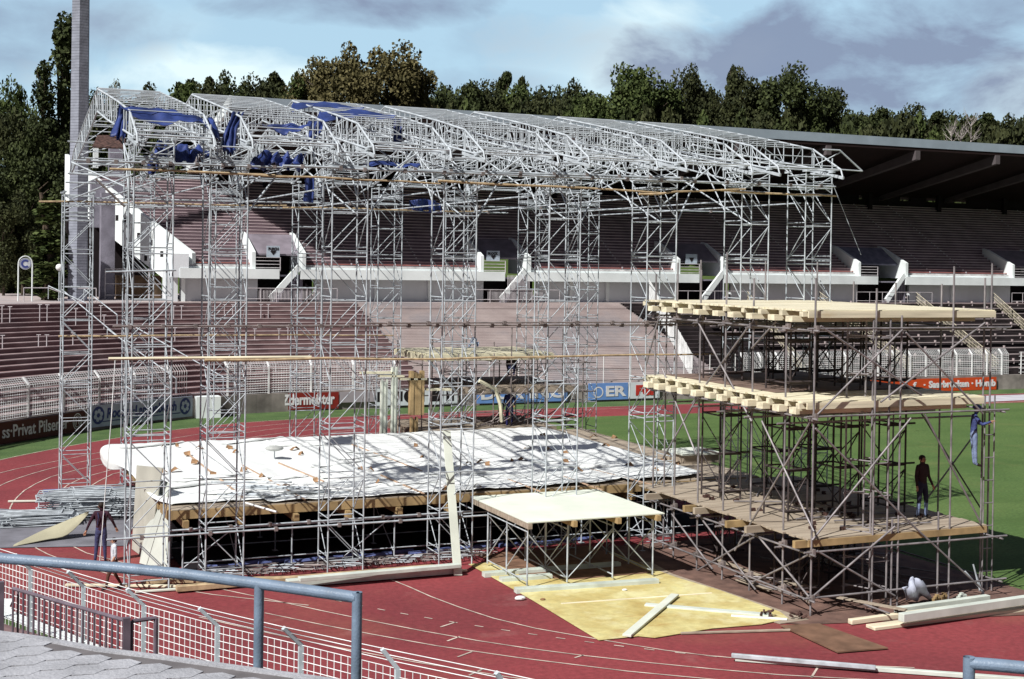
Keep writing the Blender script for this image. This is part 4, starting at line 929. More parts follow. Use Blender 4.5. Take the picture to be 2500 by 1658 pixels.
pole(PY(165, 423, 46), PY(305, 432, 46), .028, STEEL, 'ledger_tube', 'short lower steel tube at the left roof edge', 'tube')
pole(PY(160, 445, 46), PY(300, 450, 46), .028, STEEL, 'ledger_tube', 'lowest short steel tube at the left roof edge', 'tube')
pole(PY(165, 345, 47), PY(225, 349, 47), .024, STEEL, 'ledger_tube', 'very short tube inside the left roof slope', 'tube')
pole(PY(175, 396, 40), PY(305, 456, 37.3), .022, STEEL, 'ledger_tube', 'thin tube slanting down from the left roof edge', 'tube')
pole(PY(258, 664, Yf), PY(430, 660, Yf), .024, STEEL, 'ledger_tube', 'short tube poking left from the leftmost front tower', 'tube')
pole(PY(233, 436, 38), PY(305, 505, 38), .03, STEELD, 'ledger_tube', 'dark tube slanting down toward the leftmost front tower', 'tube')
pole(PY(260, 1318, Yf), PY(1190, 1258, Yf), .028, STEEL, 'ledger_tube', 'steel tube along the front towers below the stage edge', 'tube', 6)
pole(PY(415, 1296, FY+.5), PY(1150, 1248, FY+.5), .026, STEEL, 'ledger_tube', 'steel tube just behind the one below the stage edge', 'tube', 8)
for i, (x, y0, y1) in enumerate([(4.84, 36.3, 53), (5.86, 36.3, 52)]):
    for j, z in enumerate((11.0, 11.35)): pole((x, y0, z), (x, y1, z), .026, STEEL, 'ledger_tube', 'tube running front to back at the left end, %s %s' % ('outer' if i == 0 else 'inner', 'lower' if j == 0 else 'upper'), 'tube')
for i in range(1, 8):
    x = TX[i]+.5; pole((x, 37.3, 10.95), (x, 53, 10.95), .024, STEEL, 'ledger_tube', 'tube tying front and back tower heads, %s' % lr(i-1, 7), 'tube')
# dark mesh mat under left roof
p = [PY(238, 330, 46), PY(305, 330, 46), PY(306, 361, 44), PY(225, 358, 44)]; m = MB(); m.slab(p, .04); e = m.build('wire_mesh_mat', mat('rusty_mesh', (.10, .055, .045), .9, 0, .3, 12), label='rust brown mesh mat lying on tubes under the left roof end', cat='mat')
# ================================================================== BLUE TARPAULINS
def cloth(rows, name, label, mt_, cat, fold=.05, fr=9., nu=26, nv=14, th=.012, grp=None, seed=0, kind=None):
    """rows of control points -> smooth folded sheet with thickness"""
    R = [[Vector(p) for p in r_] for r_ in rows]
    def lerp_row(r_, t):
        t *= len(r_)-1; i = min(int(t), len(r_)-2); a = t-i; 
        p0 = r_[max(0, i-1)]; p1 = r_[i]; p2 = r_[i+1]; p3 = r_[min(len(r_)-1, i+2)]
        return .5*((2*p1)+(-p0+p2)*a+(2*p0-5*p1+4*p2-p3)*a*a+(-p0+3*p1-3*p2+p3)*a*a*a)
    P = []
    for j in range(nv+1):
        row = []
        for i in range(nu+1):
            c = [lerp_row(r_, i/nu) for r_ in R]; p = lerp_row(c, j/nv) if len(c) > 1 else c[0]; row.append(p)
        P.append(row)
    Q = []
    for j in range(nv+1):
        row = []
        for i in range(nu+1):
            a = P[j][max(0, i-1)]; b = P[j][min(nu, i+1)]; c = P[max(0, j-1)][i]; d = P[min(nv, j+1)][i]; n_ = (b-a).cross(d-c)
            if n_.length > 1e-9: n_.normalize()
            k = fold*(sin(fr*2*pi*i/nu/2+2.5*noise.noise(Vector((i*.21, j*.17, seed))))+1.2*noise.noise(Vector((i*.3+seed, j*.25, 3.1))))
            row.append(P[j][i]+n_*k)
        Q.append(row)
    m = MB(); m.grid(Q); o = m.build(name, mt_, smooth=True, label=label, cat=cat, group=grp, kind=kind); s = o.modifiers.new('thick', 'SOLIDIFY'); s.thickness = th; return o
def C_(pts, Y): return [PY(x, y, Y if not isinstance(Y, list) else Y[i]) for i, (x, y) in enumerate(pts)]
BG = 'blue tarpaulins draped on the roof'
T = 'tarpaulin'
cloth([C_([(290, 257), (315, 254), (340, 264)], 38.9), C_([(284, 290), (298, 295), (316, 285)], 39.), C_([(271, 328), (286, 337), (305, 335)], 38.4)], 'blue_tarpaulin', 'blue sheet hanging off the left roof corner', BLUE, T, .07, 5, 16, 10, grp=BG)
cloth([C_([(292, 258), (345, 260), (400, 268), (450, 279), (500, 288), (524, 293)], 37.6), C_([(318, 274), (360, 284), (405, 292), (450, 296), (495, 298), (520, 304)], 37.2), C_([(330, 281), (375, 298), (415, 304), (450, 298), (490, 296), (524, 326)], 36.8)], 'blue_tarpaulin', 'long blue sheet draped along the first roof section front', BLUE, T, .05, 3, 30, 10, grp=BG)
cloth([C_([(505, 288), (524, 294)], 38.4), C_([(512, 315), (534, 318)], 37.8), C_([(520, 340), (537, 342)], 37.3)], 'blue_tarpaulin', 'short dark blue end of sheet by the second front tower head', BLUE, T, .04, 3, 8, 8, grp=BG)
cloth([C_([(385, 360), (400, 350), (425, 352)], 38.5), C_([(372, 380), (392, 372), (420, 366)], 38.3), C_([(362, 395), (375, 398), (390, 392)], 38.2), C_([(362, 425), (375, 424), (390, 420)], 38.1)], 'blue_tarpaulin', 'crumpled blue sheet inside the roof behind the leftmost front tower', BLUE, T, .12, 5, 16, 12, grp=BG)
cloth([C_([(425, 352), (450, 360), (480, 362), (512, 360)], 38.3), C_([(420, 368), (450, 378), (480, 376), (514, 372)], 38), C_([(432, 382), (450, 398), (480, 386), (514, 378)], 37.8)], 'blue_tarpaulin', 'slumped blue sheet between the two leftmost front towers', BLUE, T, .10, 5, 20, 10, grp=BG)
cloth([C_([(566, 282), (580, 277), (594, 280)], 38.0), C_([(552, 312), (564, 314), (582, 308)], 37.6), C_([(540, 348), (556, 345), (576, 340)], 37.3), C_([(546, 368), (560, 376), (574, 370)], 37.1)], 'blue_tarpaulin', 'blue sheet bunched like a column at the second roof section', BLUE, T, .09, 6, 16, 16, grp=BG)
cloth([C_([(640, 303), (690, 306), (742, 303), (765, 296)], 38.2), C_([(665, 312), (700, 318), (735, 310), (762, 304)], 38), C_([(685, 320), (704, 327), (725, 318), (760, 312)], 37.8)], 'blue_tarpaulin', 'dark blue sheet sagging inside the second roof section', BLUE, T, .06, 4, 18, 10, grp=BG)
cloth([C_([(632, 374), (670, 376), (710, 379), (748, 378)], 37.2), C_([(614, 392), (660, 396), (700, 398), (740, 394)], 37.0), C_([(612, 408), (640, 414), (665, 404), (690, 415), (710, 405), (738, 416)], 36.9)], 'blue_tarpaulin', 'scalloped dark blue sheet hung between second and third front towers', BLUE, T, .11, 9, 26, 12, grp=BG)
cloth([C_([(716, 250), (770, 250), (830, 255), (886, 262)], 43.5), C_([(712, 258), (765, 257), (830, 260), (890, 264)], 43.0), C_([(712, 274), (740, 264), (800, 263), (880, 270)], 42.3)], 'blue_tarpaulin', 'blue sheet lying over the roof ridge of the third section', BLUE, T, .03, 3, 22, 8, grp=BG)
cloth([C_([(780, 272), (840, 270), (900, 272), (968, 280)], 40.7), C_([(778, 282), (840, 278), (900, 282), (966, 284)], 40.2), C_([(786, 296), (850, 288), (905, 288), (960, 290)], 39.6)], 'blue_tarpaulin', 'long blue strip along the slope of the third roof section', BLUE, T, .03, 3, 22, 8, grp=BG)
cloth([C_([(778, 278), (790, 282)], 41), C_([(760, 310), (792, 312)], 40.4), C_([(742, 342), (760, 346)], 40)], 'blue_tarpaulin', 'narrow dark blue sheet hanging from the strip at the third section', BLUE, T, .06, 4, 10, 10, grp=BG)
cloth([C_([(962, 288), (980, 290)], 41), C_([(960, 330), (982, 332)], 40.8), C_([(962, 368), (978, 366)], 40.6)], 'blue_tarpaulin', 'thin blue sheet hanging like a column right of the third section', BLUE, T, .06, 4, 8, 10, grp=BG)
cloth([C_([(746, 430), (766, 432)], 48), C_([(744, 462), (766, 464)], 48), C_([(742, 492), (764, 496)], 48)], 'blue_tarpaulin', 'small upright blue roll hanging below the roof near the fourth tower', BLUE, T, .09, 4, 8, 10, grp=BG)
cloth([C_([(1000, 490), (1040, 486), (1078, 498)], 52), C_([(1000, 512), (1036, 518), (1078, 520)], 52)], 'blue_tarpaulin', 'small blue bundle on the back towers near the middle', BLUE, T, .15, 5, 14, 8, grp=BG)
cloth([C_([(880, 395), (960, 398), (1030, 402)], 47), C_([(900, 404), (960, 408), (1020, 410)], 46.6)], 'blue_tarpaulin', 'faint blue strip under the middle roof section', BLUE, T, .05, 4, 14, 6, grp=BG)
# ================================================================== MAIN STAGE
SX0, SX1, SY0, SY1, SZ = 6.15, 25.3, 37.72, 51.0, 1.85
st = empty('stage_platform', (15.7, 44, 0), 'long low timber stage carried on steel props before the stand', 'stage')
m = MB()
for k in range(48):
    x = SX0+k*(SX1-SX0)/48; m.box(x+.006, x+(SX1-SX0)/48-.006, SY0, SY1, SZ-.06, SZ+random.uniform(-.006, .006))
m.build('deck', WOODG, st)
m = MB(); m.box(SX0, SX1, SY0-.06, SY0-.003, SZ-.26, SZ-.02); m.build('edge_beam', WOODY, st)
m = MB(); m.box(SX0-.06, SX0-.003, SY0-.06, SY1, SZ-.28, SZ-.02)
for k in range(16): m.box(SX0-.10, SX0-.062, SY0+.2+k*.82, SY0+.62+k*.82, SZ-.30, SZ-.04)
m.build('edge_beam', WOODY, st)
for k in range(13):
    x = SX0+.35+k*1.55; m = MB(); m.box(x-.07, x+.07, SY0-.28, SY1, SZ-.48, SZ-.28); m.build('joist', WOODY, st)
m = MB()
for i in range(13):
    x = SX0+.35+i*1.55
    for j in range(7):
        y = SY0+.25+j*2.05
        if i % 2 or j % 2 and j > 1: continue
        mm = MB(); mm.tube((x, y, .02), (x, y, SZ-.48), .025, 6); mm.box(x-.08, x+.08, y-.08, y+.08, .02, .04); mm.build('prop', STEEL, st)
for i in range(12):
    x = SX0+.35+i*1.55; mm = MB()
    for j, y in enumerate((SY0+.25, SY0+2.3)):
        mm.tube((x, y, .3), (x+1.55, y, .3), .02, 5); 
        if i % 3 == 0 and not j: mm.tube((x, y, .15), (x+1.55, y, 1.3), .018, 5)
        if not j: mm.tube((x, y, 1.2), (x+1.55, y, 1.2), .02, 5)
    if i % 3 == 1: mm.tube((x, SY0+.25, .15), (x, SY0+2.3, 1.3), .018, 5)
    if mm.v: mm.build('cross_bracing', STEEL, st)
BKS = mat('stage_shade_black', (.008, .006, .009), .95, 0, .1, 1)  # for a sheet and a cloth added to blacken the shade under the stage
m = MB(); m.quad((6.6, 38.3, .025), (25, 38.3, .025), (25, 50.8, .025), (6.6, 50.8, .025)); m.build('ground_shade_sheet', BKS, label='black sheet added as the deep shade on the ground under the stage', cat='sheeting')
cloth([[Vector((x, 42.2, 1.35)) for x in (6.9, 12, 18, 24.6)], [Vector((x, 42.25, .03)) for x in (6.9, 12, 18, 24.6)]], 'shade_backcloth', 'black cloth added as the deep shade under the stage', BKS, 'cloth', .06, 40, 80, 4, .01)
m = MB(); 
for k in range(16): x = 7.2+k*.75; m.tube((x, 38.0+random.uniform(0, .4), .06), (x+1.0, 38.05+random.uniform(0, .5), .07), .07, 6)
m.build('blue_ground_roll', mat('blue_roll_cover', (.10, .13, .30)), label='crumpled dark blue sheeting on the ground along the stage front', cat='sheeting')
# white sheets over the deck: seamed strips
random.seed(11)
SHG = 'white sheets on the stage'
edges = [6.0, 8.9, 11.8, 14.7, 17.6, 20.5, 23.5]
for i in range(6):
    x0, x1 = edges[i]-.04, edges[i+1]+.06; rows = []
    yf = [37.75, 37.80, 37.76, 37.76, 37.80, 37.9][i]
    for y in (51.2, 48.6, 45, 42, 39.5, yf):
        rows.append([Vector((x, y, SZ+.05+.012*i+(.02 if (k % 2) else 0))) for k, x in enumerate((x0, x0+(x1-x0)*.33, x0+(x1-x0)*.66, x1))])
    if i == 0:
        rows = [[Vector((p.x, p.y, p.z)) for p in r_] for r_ in rows]
        for r_ in rows[:2]: r_[0].x -= .12; r_[0].z = SZ+.02; r_.insert(0, Vector((r_[0].x-.10, r_[0].y, SZ-.45)))
        for r_ in rows[2:]: r_.insert(0, Vector((r_[0].x+.0, r_[0].y, r_[0].z))); r_[0].x += .02
        rows[-1] = [p+Vector((.35, .6, 0)) for p in rows[-1]]
    if i > 3: rows[-1][-1].y += .5
    cloth(rows, 'white_sheet', 'white plastic sheet spread over the stage deck, %s strip' % lr(i, 6), WHITE, 'plastic sheet', .012, 5, 30, 44, .006, SHG, seed=i*7.)
# loose lifted folds on the sheets
for i in range(22):
    x = random.uniform(6.9, 22.5); y = random.uniform(38.3, 50.5); a = random.uniform(-.5, .5); l = random.uniform(.5, 1.8); h = random.uniform(.03, .09)
    d = Vector((cos(a), sin(a), 0)); n_ = Vector((-sin(a), cos(a), 0)); c = Vector((x, y, SZ+.10))
    cloth([[c-d*l+n_*.35, c+n_*.4, c+d*l+n_*.3], [c-d*l*.8+Vector((0, 0, h*.5)), c+Vector((0, 0, h)), c+d*l*.9+Vector((0, 0, h*.4))], [c-d*l-n_*.02, c-n_*.05, c+d*l-n_*.02]], 'sheet_fold', 'loose wrinkled flap of white sheet lying on the stage', WHITE, 'plastic sheet', .03, 3, 10, 5, .006, 'loose flaps of white sheet on the stage', seed=i)
# brown paper scraps and seam battens
ORN = mat('orange_brown_tape', (.36, .21, .11), .8, 0, .2, 5)
for i, (x, y) in enumerate([(432, 1090), (457, 1110), (475, 1130), (486, 1095), (400, 1092), (430, 1150), (520, 1160), (560, 1095), (575, 1105), (595, 1150), (640, 1165), (720, 1098), (735, 1110), (905, 1150), (925, 1180), (1000, 1075), (1015, 1090), (1030, 1120), (1145, 1135), (1175, 1130), (1190, 1135), (1250, 1128), (1275, 1125), (1325, 1065), (1340, 1100), (1450, 1068), (1480, 1090), (1500, 1070), (1380, 1108), (1380, 1128), (1535, 1138), (1568, 1120), (1410, 1150), (1165, 1190), (1600, 1150), (1655, 1135), (1620, 1125), (340+60, 1155), (700, 1190), (770, 1175), (880, 1148), (1290, 1095), (1090, 1195)]):
    c = G(x, y, SZ+.1); a = random.random()*6.28; l = random.uniform(.08, .2); m = MB(); d = Vector((cos(a), sin(a), 0))*l; n_ = Vector((-sin(a), cos(a), 0))*l*.5; m.grid([[c-d-n_, c-n_*1.3+Vector((0, 0, .09)), c+d-n_], [c-d+n_, c+n_+Vector((0, 0, .14)), c+d+n_]])
    m.build('brown_scrap', ORN, label='small curled orange brown scrap on the white stage sheet', cat='scrap', group='brown scraps on the white sheets')
for i, (p, q) in enumerate([((455, 1105), (595, 1215)), ((590, 1135), (745, 1220)), ((680, 1130), (790, 1175)), ((930, 1160), (1035, 1205)), ((860, 1085), (1030, 1150)), ((1240, 1170), (1320, 1200)), ((1375, 1163), (1470, 1196)), ((1440, 1145), (1600, 1185))]):
    m = MB(); m.beam(G(*p, SZ+.10), G(*q, SZ+.10), .05, .03); m.build('seam_batten', mat('tan_batten', (.52, .36, .25), .8), label='thin tan strip along a sheet seam on the stage, %s' % lr(i, 8), cat='strip', group='tan seam strips on the stage')
random.seed(5)
for i in range(14):
    a = G(random.uniform(500, 720), random.uniform(1160, 1215), SZ+.11+i*.012); an = random.uniform(-.15, .25)-.5; l = random.uniform(1.0, 2.6)
    a = Vector((random.uniform(7.6, 9.6), random.uniform(38.6, 40.2), SZ+.12+i*.016)); b = a+Vector((cos(an)*l, sin(an)*l, 0)); m = MB(); m.tube(a, b, .024, 6); m.build('loose_tube', STEEL if i % 3 else WIREW, label='loose steel tube lying in the heap on the left front of the stage', cat='tube', group='loose tubes heaped on the stage')
m = MB(); m.tube(G(600, 1228, 2.0), G(675, 1250, 1.9), .03, 6); m.build('loose_tube', WIREW, label='white tube jutting over the stage front edge', cat='tube')
c = G(670, 1120, SZ+.1); e = empty('small_dish', c, 'small pale dish on a short stem standing on the white sheets', 'dish'); m = MB(); m.tube(c, c+Vector((0, 0, .3)), .02, 6); m.build('stem', STEEL, e); m = MB(); sphere(m, c+Vector((0, 0, .36)), .32, 14, 6, (1, 1, .3)); m.build('bowl', mat('pale_grey_metal', (.5, .52, .5), .5), e, smooth=True)
# riser box on the right of stage
p = G(1700, 1105, SZ+.35); rz_ = empty('small_riser', (p.x, p.y, SZ), 'low white topped riser at the back right of the stage', 'riser'); a = [G(1655, 1090, SZ+.4), G(1738, 1097, SZ+.4), G(1742, 1106, SZ+.4), G(1665, 1106, SZ+.4)]
m = MB(); m.box(p.x-.7, p.x+.9, p.y-.3, p.y+1.2, SZ+.3, SZ+.36); m.build('top', PLY, rz_); m = MB(); m.box(p.x-.6, p.x+.8, p.y-.2, p.y+1.1, SZ, SZ+.3); m.build('base', WOODG, rz_)
# ground clutter below the stage: crossed steel mats, timber sills
random.seed(3)
for i in range(14):
    x = 6.4+i*.6; m = MB()
    for k in range(9): m.tube((x+k*.08, 37.35+random.uniform(-.1, .1), .05+.02*k), (x+1.1+k*.05, 37.2+random.uniform(-.3, .3), .06+.02*k), .014, 4)
    for k in range(5): m.tube((x+k*.22, 36.9, .08), (x+k*.22+.15, 37.6, .09), .012, 4)
    m.build('steel_frame_bundle', STEELD if i % 3 else STEEL, label='flat bundle of steel rods below the stage front, %s' % lr(i, 14), cat='steel rods', group='steel rods on the ground below the stage')
for i, (a, b, w, h, mt_, lab) in enumerate([
    (G(430, 1437, .12), G(1060, 1385, .12), .22, .14, POLE, 'round brown timber sill along the ground below the stage'),
    (G(700, 1424, .12), G(1118, 1390, .12), .30, .18, BEAM, 'thick pale grooved beam lying before the stage, lower one'),
    (G(730, 1414, .30), G(1122, 1380, .30), .24, .10, BEAM, 'thinner pale beam stacked on the grooved beam before the stage'),
    (G(1010, 1400, .06), G(1140, 1392, .06), .1, .05, WOOD, 'short thin batten beside the foot of the tall leaning board'),
    (G(160, 1428, .06), G(520, 1432, .06), .12, .06, WOOD, 'pale plank on the red track behind the child'),
    (G(330, 1445, .05), G(530, 1432, .05), .10, .05, PLY, 'thin white plank in front of the leftmost front tower'),
    (G(350, 1420, .08), G(700, 1412, .08), .16, .10, POLE, 'brown plank between the two leftmost front towers'),
    (G(20, 1224, .06), G(160, 1222, .06), .09, .06, PLY, 'thin pale tube lying left of the steel frame pile'),
    (G(1530, 1552, .07), G(1648, 1452, .10), .22, .06, PLY, 'pale plank lying diagonally over the yellow sheet'),
    (G(1575, 1476, .05), G(1884, 1502, .05), .24, .05, BEAM, 'broad white plank lying flat on the yellow sheet'),
    (G(1785, 1503, .05), G(1922, 1512, .05), .10, .04, WIREW, 'thin white batten at the right edge of the yellow sheet'),
    (G(1370, 1474, .04), G(1738, 1448, .04), .06, .03, WOOD, 'thin tan batten across the yellow sheet'),
    (G(1662, 1546, .04), G(1930, 1538, .04), .07, .05, WOODG, 'thin brown batten on the red track below the yellow sheet'),
    (G(2075, 1518, .08), G(2500, 1462, .08), .16, .12, WOOD, 'long pale beam on the mat before the deck scaffold, rear one'),
    (G(2200, 1508, .30), G(2560, 1456, .30), .2, .2, BEAM, 'thick cream beam stacked on top at the right edge'),
    (G(2125, 1532, .05), G(2550, 1478, .05), .34, .08, WOOD, 'wide yellowish plank lowest in the beam stack at right'),
    (G(2188, 1490, .12), G(2412, 1459, .12), .17, .15, BEAM, 'short cream beam beside the scaffold foot at right'),
    (G(1795, 1608, .06), G(2560, 1664, .06), .13, .09, BEAM, 'long white perforated rail on the red track at bottom right'),
    (G(1786, 1600, .14), G(2138, 1630, .14), .09, .09, STEEL, 'grey square tube on the white rail at bottom right')]):
    m = MB(); m.beam(a, b, w, h); nm = 'timber_beam' if mt_ in (POLE, BEAM, WOOD) else 'plank'; o = m.build(nm, mt_, label=lab, cat='beam' if nm == 'timber_beam' else 'plank')
    bv = o.modifiers.new('b', 'BEVEL'); bv.width = .008
# grooves on the grooved beam: extra ribs
for i, (a, b, lab) in enumerate([(G(1258, 1442, .07), G(1605, 1419, .07), 'pale grooved sill under the front legs of the small platform'), (G(1222, 1416, .07), G(1345, 1407, .07), 'pale sill under the second row of small platform legs'), (G(1180, 1403, .07), G(1512, 1378, .07), 'pale sill under the rear legs of the small platform')]):
    e = empty('timber_beam', a, lab, 'beam'); m = MB(); m.beam(a, b, .24, .12); m.build('body', BEAM, e); m = MB()
    for k in (-.06, .06): m.beam(a+Vector((0, k, .065)), b+Vector((0, k, .065)), .05, .03)
    m.build('rib', BEAM, e)
# OSB floor
OSB = mat('yellow_sheeting', (.62, .57, .27), .8, 0, .1, .9, c2=(.46, .36, .13), bump=.2, bs=14); grain(OSB, 5, .5); worn(OSB, (.40, .24, .08), 1.1, .56, .68, .75, (.6, 2.2, 1)); worn(OSB, (.72, .70, .42), .7, .5, .6, .5)
worn(WOODG, (.20, .15, .11), 1.3, .55, .7, .5, (.5, 3, 1)); worn(WOOD, (.56, .40, .20), 1.8, .60, .72, .5, (.4, 4, 1)); worn(WHITE, (.50, .50, .50), .35, .58, .72, .45, (1, 2.4, 1))
m = MB(); o_ = [G(*p) for p in [(1145, 1380), (1300, 1468), (1462, 1566), (1560, 1556), (1600, 1560), (1740, 1537), (1860, 1527), (1925, 1513), (1905, 1497), (1760, 1445), (1650, 1412), (1560, 1378), (1500, 1352)]]
m.slab([(p.x, p.y, .035) for p in reversed(o_)], .012); m.build('yellow_floor_sheet', OSB, label='worn yellow sheeting laid on the red track under the small platform', cat='floor sheet')
BRB = mat('brown_board_ply', (.20, .115, .075), .8, 0, .12, 2)
m = MB(); m.slab([G(1905, 1526, .06), G(2045, 1591, .06), G(2168, 1581, .06), G(2000, 1522, .06)], .03); m.build('brown_board', BRB, label='dark brown board lying on the red track before the scaffold corner', cat='board')
m = MB(); m.slab([G(1790, 1490, .03), G(1905, 1522, .03), G(1975, 1512, .03), G(1640, 1400, .03), G(1590, 1372, .03), G(1560, 1372, .03)], .02); m.build('plank_walk', WOODG, label='worn plank walk along the left side of the deck scaffold', cat='planks')
for i, (x, y, s_) in enumerate([(1270, 1460, .1), (1325, 1463, .05), (1525, 1440, .05)]):
    c = G(x, y, .06); m = MB(); sphere(m, c, s_, 8, 5, (1.6, 1, .6)); m.build('rag', WHITE if i != 1 else ORN, label='small %s lump on the yellow sheet, %s' % ('white' if i != 1 else 'brown', lr(i, 3)), cat='scrap')
# ================================================================== SMALL PLYWOOD PLATFORM
pf = empty('plywood_platform', (17, 35, 0), 'small platform with a cream plywood top on slim steel frames', 'platform'); X0, X1, Y0, Y1, Z = 14.75, 18.95, 32.85, 37.1, 1.86
m = MB(); m.box(X0, X1, Y0, Y1, Z-.03, Z); m.build('top', mat('cream_ply_top', (.74, .79, .69), .7, 0, .04, .8), pf)
for k, x in enumerate((X0+.06, X0+1.35, X0+2.7, X1-.25)):
    m = MB(); m.box(x-.05, x+.07, Y0-(0 if k in (0,) else .12), Y1, Z-.19, Z-.032); m.build('joist', WOODY if k else WOODG, pf)
lx = [14.85, 16.05, 17.45, 18.72]; ly = [33.08, 34.5, 35.9]
for y in ly:
    for x in lx: m = MB(); m.tube((x, y, .1), (x, y, Z-.19), .026, 6); m.build('leg', STEEL, pf)
for y in ly:
    for i in range(3):
        m = MB(); a, b = lx[i], lx[i+1]
        if i % 2 == 0: m.tube((a, y, 1.5), (b, y, .2), .018, 5)
        else: m.tube((a, y, .2), (b, y, 1.5), .016, 5)
        m.build('diagonal_brace', STEEL, pf)
for i, x in enumerate(lx):
    m = MB()
    for z in (.2, 1.55): m.tube((x, ly[0], z), (x, ly[2], z), .02, 5)
    m.tube((x, ly[0], 1.45), (x, ly[1], .3), .016, 5); m.tube((x, ly[1], 1.45), (x, ly[2], .3), .016, 5); m.build('side_frame', STEEL, pf)
# tall leaning board and the two leaning sheets at left
m = MB(); a = G(1118, 1405, .02); b = PY(1090, 1052, 37.3); m.beam(a, b, .24, .05, up=(0, -1, 0)); m.build('leaning_board', PLY, label='tall pale board leaning against the stage front tower', cat='board')
for i, (bb, tt_, lab) in enumerate([([(324, 1340), (362, 1368)], [(398, 1142), (336, 1136)], 'broad grey leaning sheet at the stage left corner, left one'), ([(342, 1376), (410, 1394)], [(414, 1180), (380, 1163)], 'grey white leaning sheet at the stage left corner, right one')]):
    p0 = G(*bb[0], .02); p1 = G(*bb[1], .02); q1 = PY(*tt_[0], 39.6); q0 = PY(*tt_[1], 41.5); n_ = (p1-p0).cross(q0-p0).normalized()*.03; m = MB(); m.hexa([p0, p1, q1, q0], [p+n_ for p in (p0, p1, q1, q0)]); m.build('leaning_sheet', mat('grey_sheet', (.46, .46, .40), .8, 0, .06, 1) if i == 0 else mat('pale_sheet', (.52, .55, .50), .8, 0, .06, 1), label=lab, cat='sheet')
# sheet stood up like a ramp + mat
m = MB(); m.slab([G(-60, 1240), G(330, 1262), G(310, 1334), G(-60, 1340)], .0); m.f = m.f[1:2]; m.v = [(p[0], p[1], .022) for p in m.v]; m.build('grey_mat', mat('grey_matting', (.20, .20, .23), .9, 0, .12, 1), label='bluish grey mat lying on the track at left', cat='mat')
cloth([[G(34, 1331, .03), G(100, 1298, .22), G(160, 1273, .48), G(217, 1248, .85)], [G(33, 1333, .025), G(105, 1308, .15), G(162, 1290, .34), G(217, 1251, .80)], [G(32, 1335, .02), G(110, 1319, .08), G(165, 1306, .16), G(214, 1258, .72)]], 'bent_sheet', 'bent brown grey sheet standing like a ramp before the steel pile', mat('bent_ply', (.40, .38, .27), .8, 0, .06, 1), 'sheet', .0, 1, 12, 12, .02)
m = MB(); a = G(105, 1208, .35); b = G(345, 1200, .35); m.tube(a, b, .19, 12); m.build('blue_roll', mat('blue_roll_cover', (.10, .13, .30), .6, 0, .15, 2), label='rolled blue sheet lying behind the steel frame pile', cat='roll')
# pile of folded scaffold frames
random.seed(9)
def frame_at(c, a, w, h, z, label, grp, tilt=0., mt_=STEEL):
    d = Vector((cos(a), sin(a), 0)); n_ = Vector((-sin(a), cos(a), 0)); m = MB(); c = Vector((c[0], c[1], z)); up = Vector((0, 0, tilt))
    A = c-d*w/2-n_*h/2; B = c+d*w/2-n_*h/2+up; D = c+d*w/2+n_*h/2+up; E = c-d*w/2+n_*h/2
    for p, q in ((A, B), (B, D), (D, E), (E, A)): m.tube(p, q, .022, 5)
    m.tube(A.lerp(E, .33), B.lerp(D, .33), .018, 5); m.tube(A.lerp(E, .66), B.lerp(D, .66), .018, 5)
    m.build('folded_frame', mt_, label=label, cat='scaffold frame', group=grp)
pc1 = G(215, 1262, 0)
for i in range(40):
    x = pc1.x+random.uniform(-.5, 1.3); y = pc1.y+random.uniform(-.5, 1.2)
    frame_at((x, y), random.uniform(-.25, .15)-.1, 2.3, 1.1, .06+i*.021, 'flat steel scaffold frame, %s from the bottom of the tall pile' % ORD[i] if i else 'lowest flat steel scaffold frame of the tall pile', 'frames in the tall pile', random.uniform(-.05, .07))
pc2 = G(75, 1283, 0)
for i in range(14):
    frame_at((pc2.x+random.uniform(-.2, .5), pc2.y+random.uniform(-.2, .3)), random.uniform(-.1, .1)-.1, 2.1, .7, .05+i*.028, 'flat steel frame, %s from the bottom of the low pile' % ORD[i], 'frames in the low pile', .02)
# ================================================================== DECK SCAFFOLD (right)
DSM = STEELD; TUB = mat('brown_steel_tube', (.30, .28, .29), .5, .3, .14, 3)
def Lf(x, y): return PX(x, y, 20.38)
def Fr(x, y): return PY(x, y, 28.02)
ds = empty('deck_scaffold', (23.5, 32, 0), 'tall brown tube scaffold carrying three timber decks at right', 'scaffold')
def tb(a, b, nm, mt_=TUB, r_=.027):
    m = MB(); m.tube(a, b, r_, 7); m.build(nm, mt_, ds)
PYS = [28.06, 29.29, 30.83, 32.2, 33.56, 34.9, 36.2]; PT = [8.55, 7.62, 8.5, 9.2, 8.7, 8.9, 8.55]
for y, z in zip(PYS, PT): tb((20.45, y, .02), (20.45, y, z), 'post')
for x, zt in ((22.38, 8.3), (23.0, 2.3), (24.52, 2.4), (26.42, 8.6), (26.66, 9.0), (24.9, 8.9), (23.2, 7.6)): tb((x, 28.1 if x < 26 else 28.6, .02), (x, 28.1 if x < 26 else 28.6, zt), 'post')
for x in (20.9, 22.1, 23.3, 24.5, 25.5, 26.5): tb((x, 36.3, .02), (x, 36.3, 9.0 if x in (22.1, 24.5, 26.5) else 7.6), 'post')
for y in (30.4, 32.4, 34.4): tb((26.5, y, .02), (26.5, y, 8.4), 'post')
for z in (.42, 1.58, 5.0, 7.22):
    tb((20.38, 27.8, z), (20.38, 36.5, z), 'ledger'); tb((20.2, 28.02, z+.05), (26.8, 28.02, z+.05), 'ledger'); tb((20.2, 36.3, z+.05), (26.8, 36.3, z+.05), 'ledger'); tb((26.55, 27.9, z), (26.55, 36.5, z), 'ledger')
for y in PYS[1:-1]:
    for z in (1.52, 4.74, 7.16): tb((20.2, y, z), (26.7, y, z), 'transom')
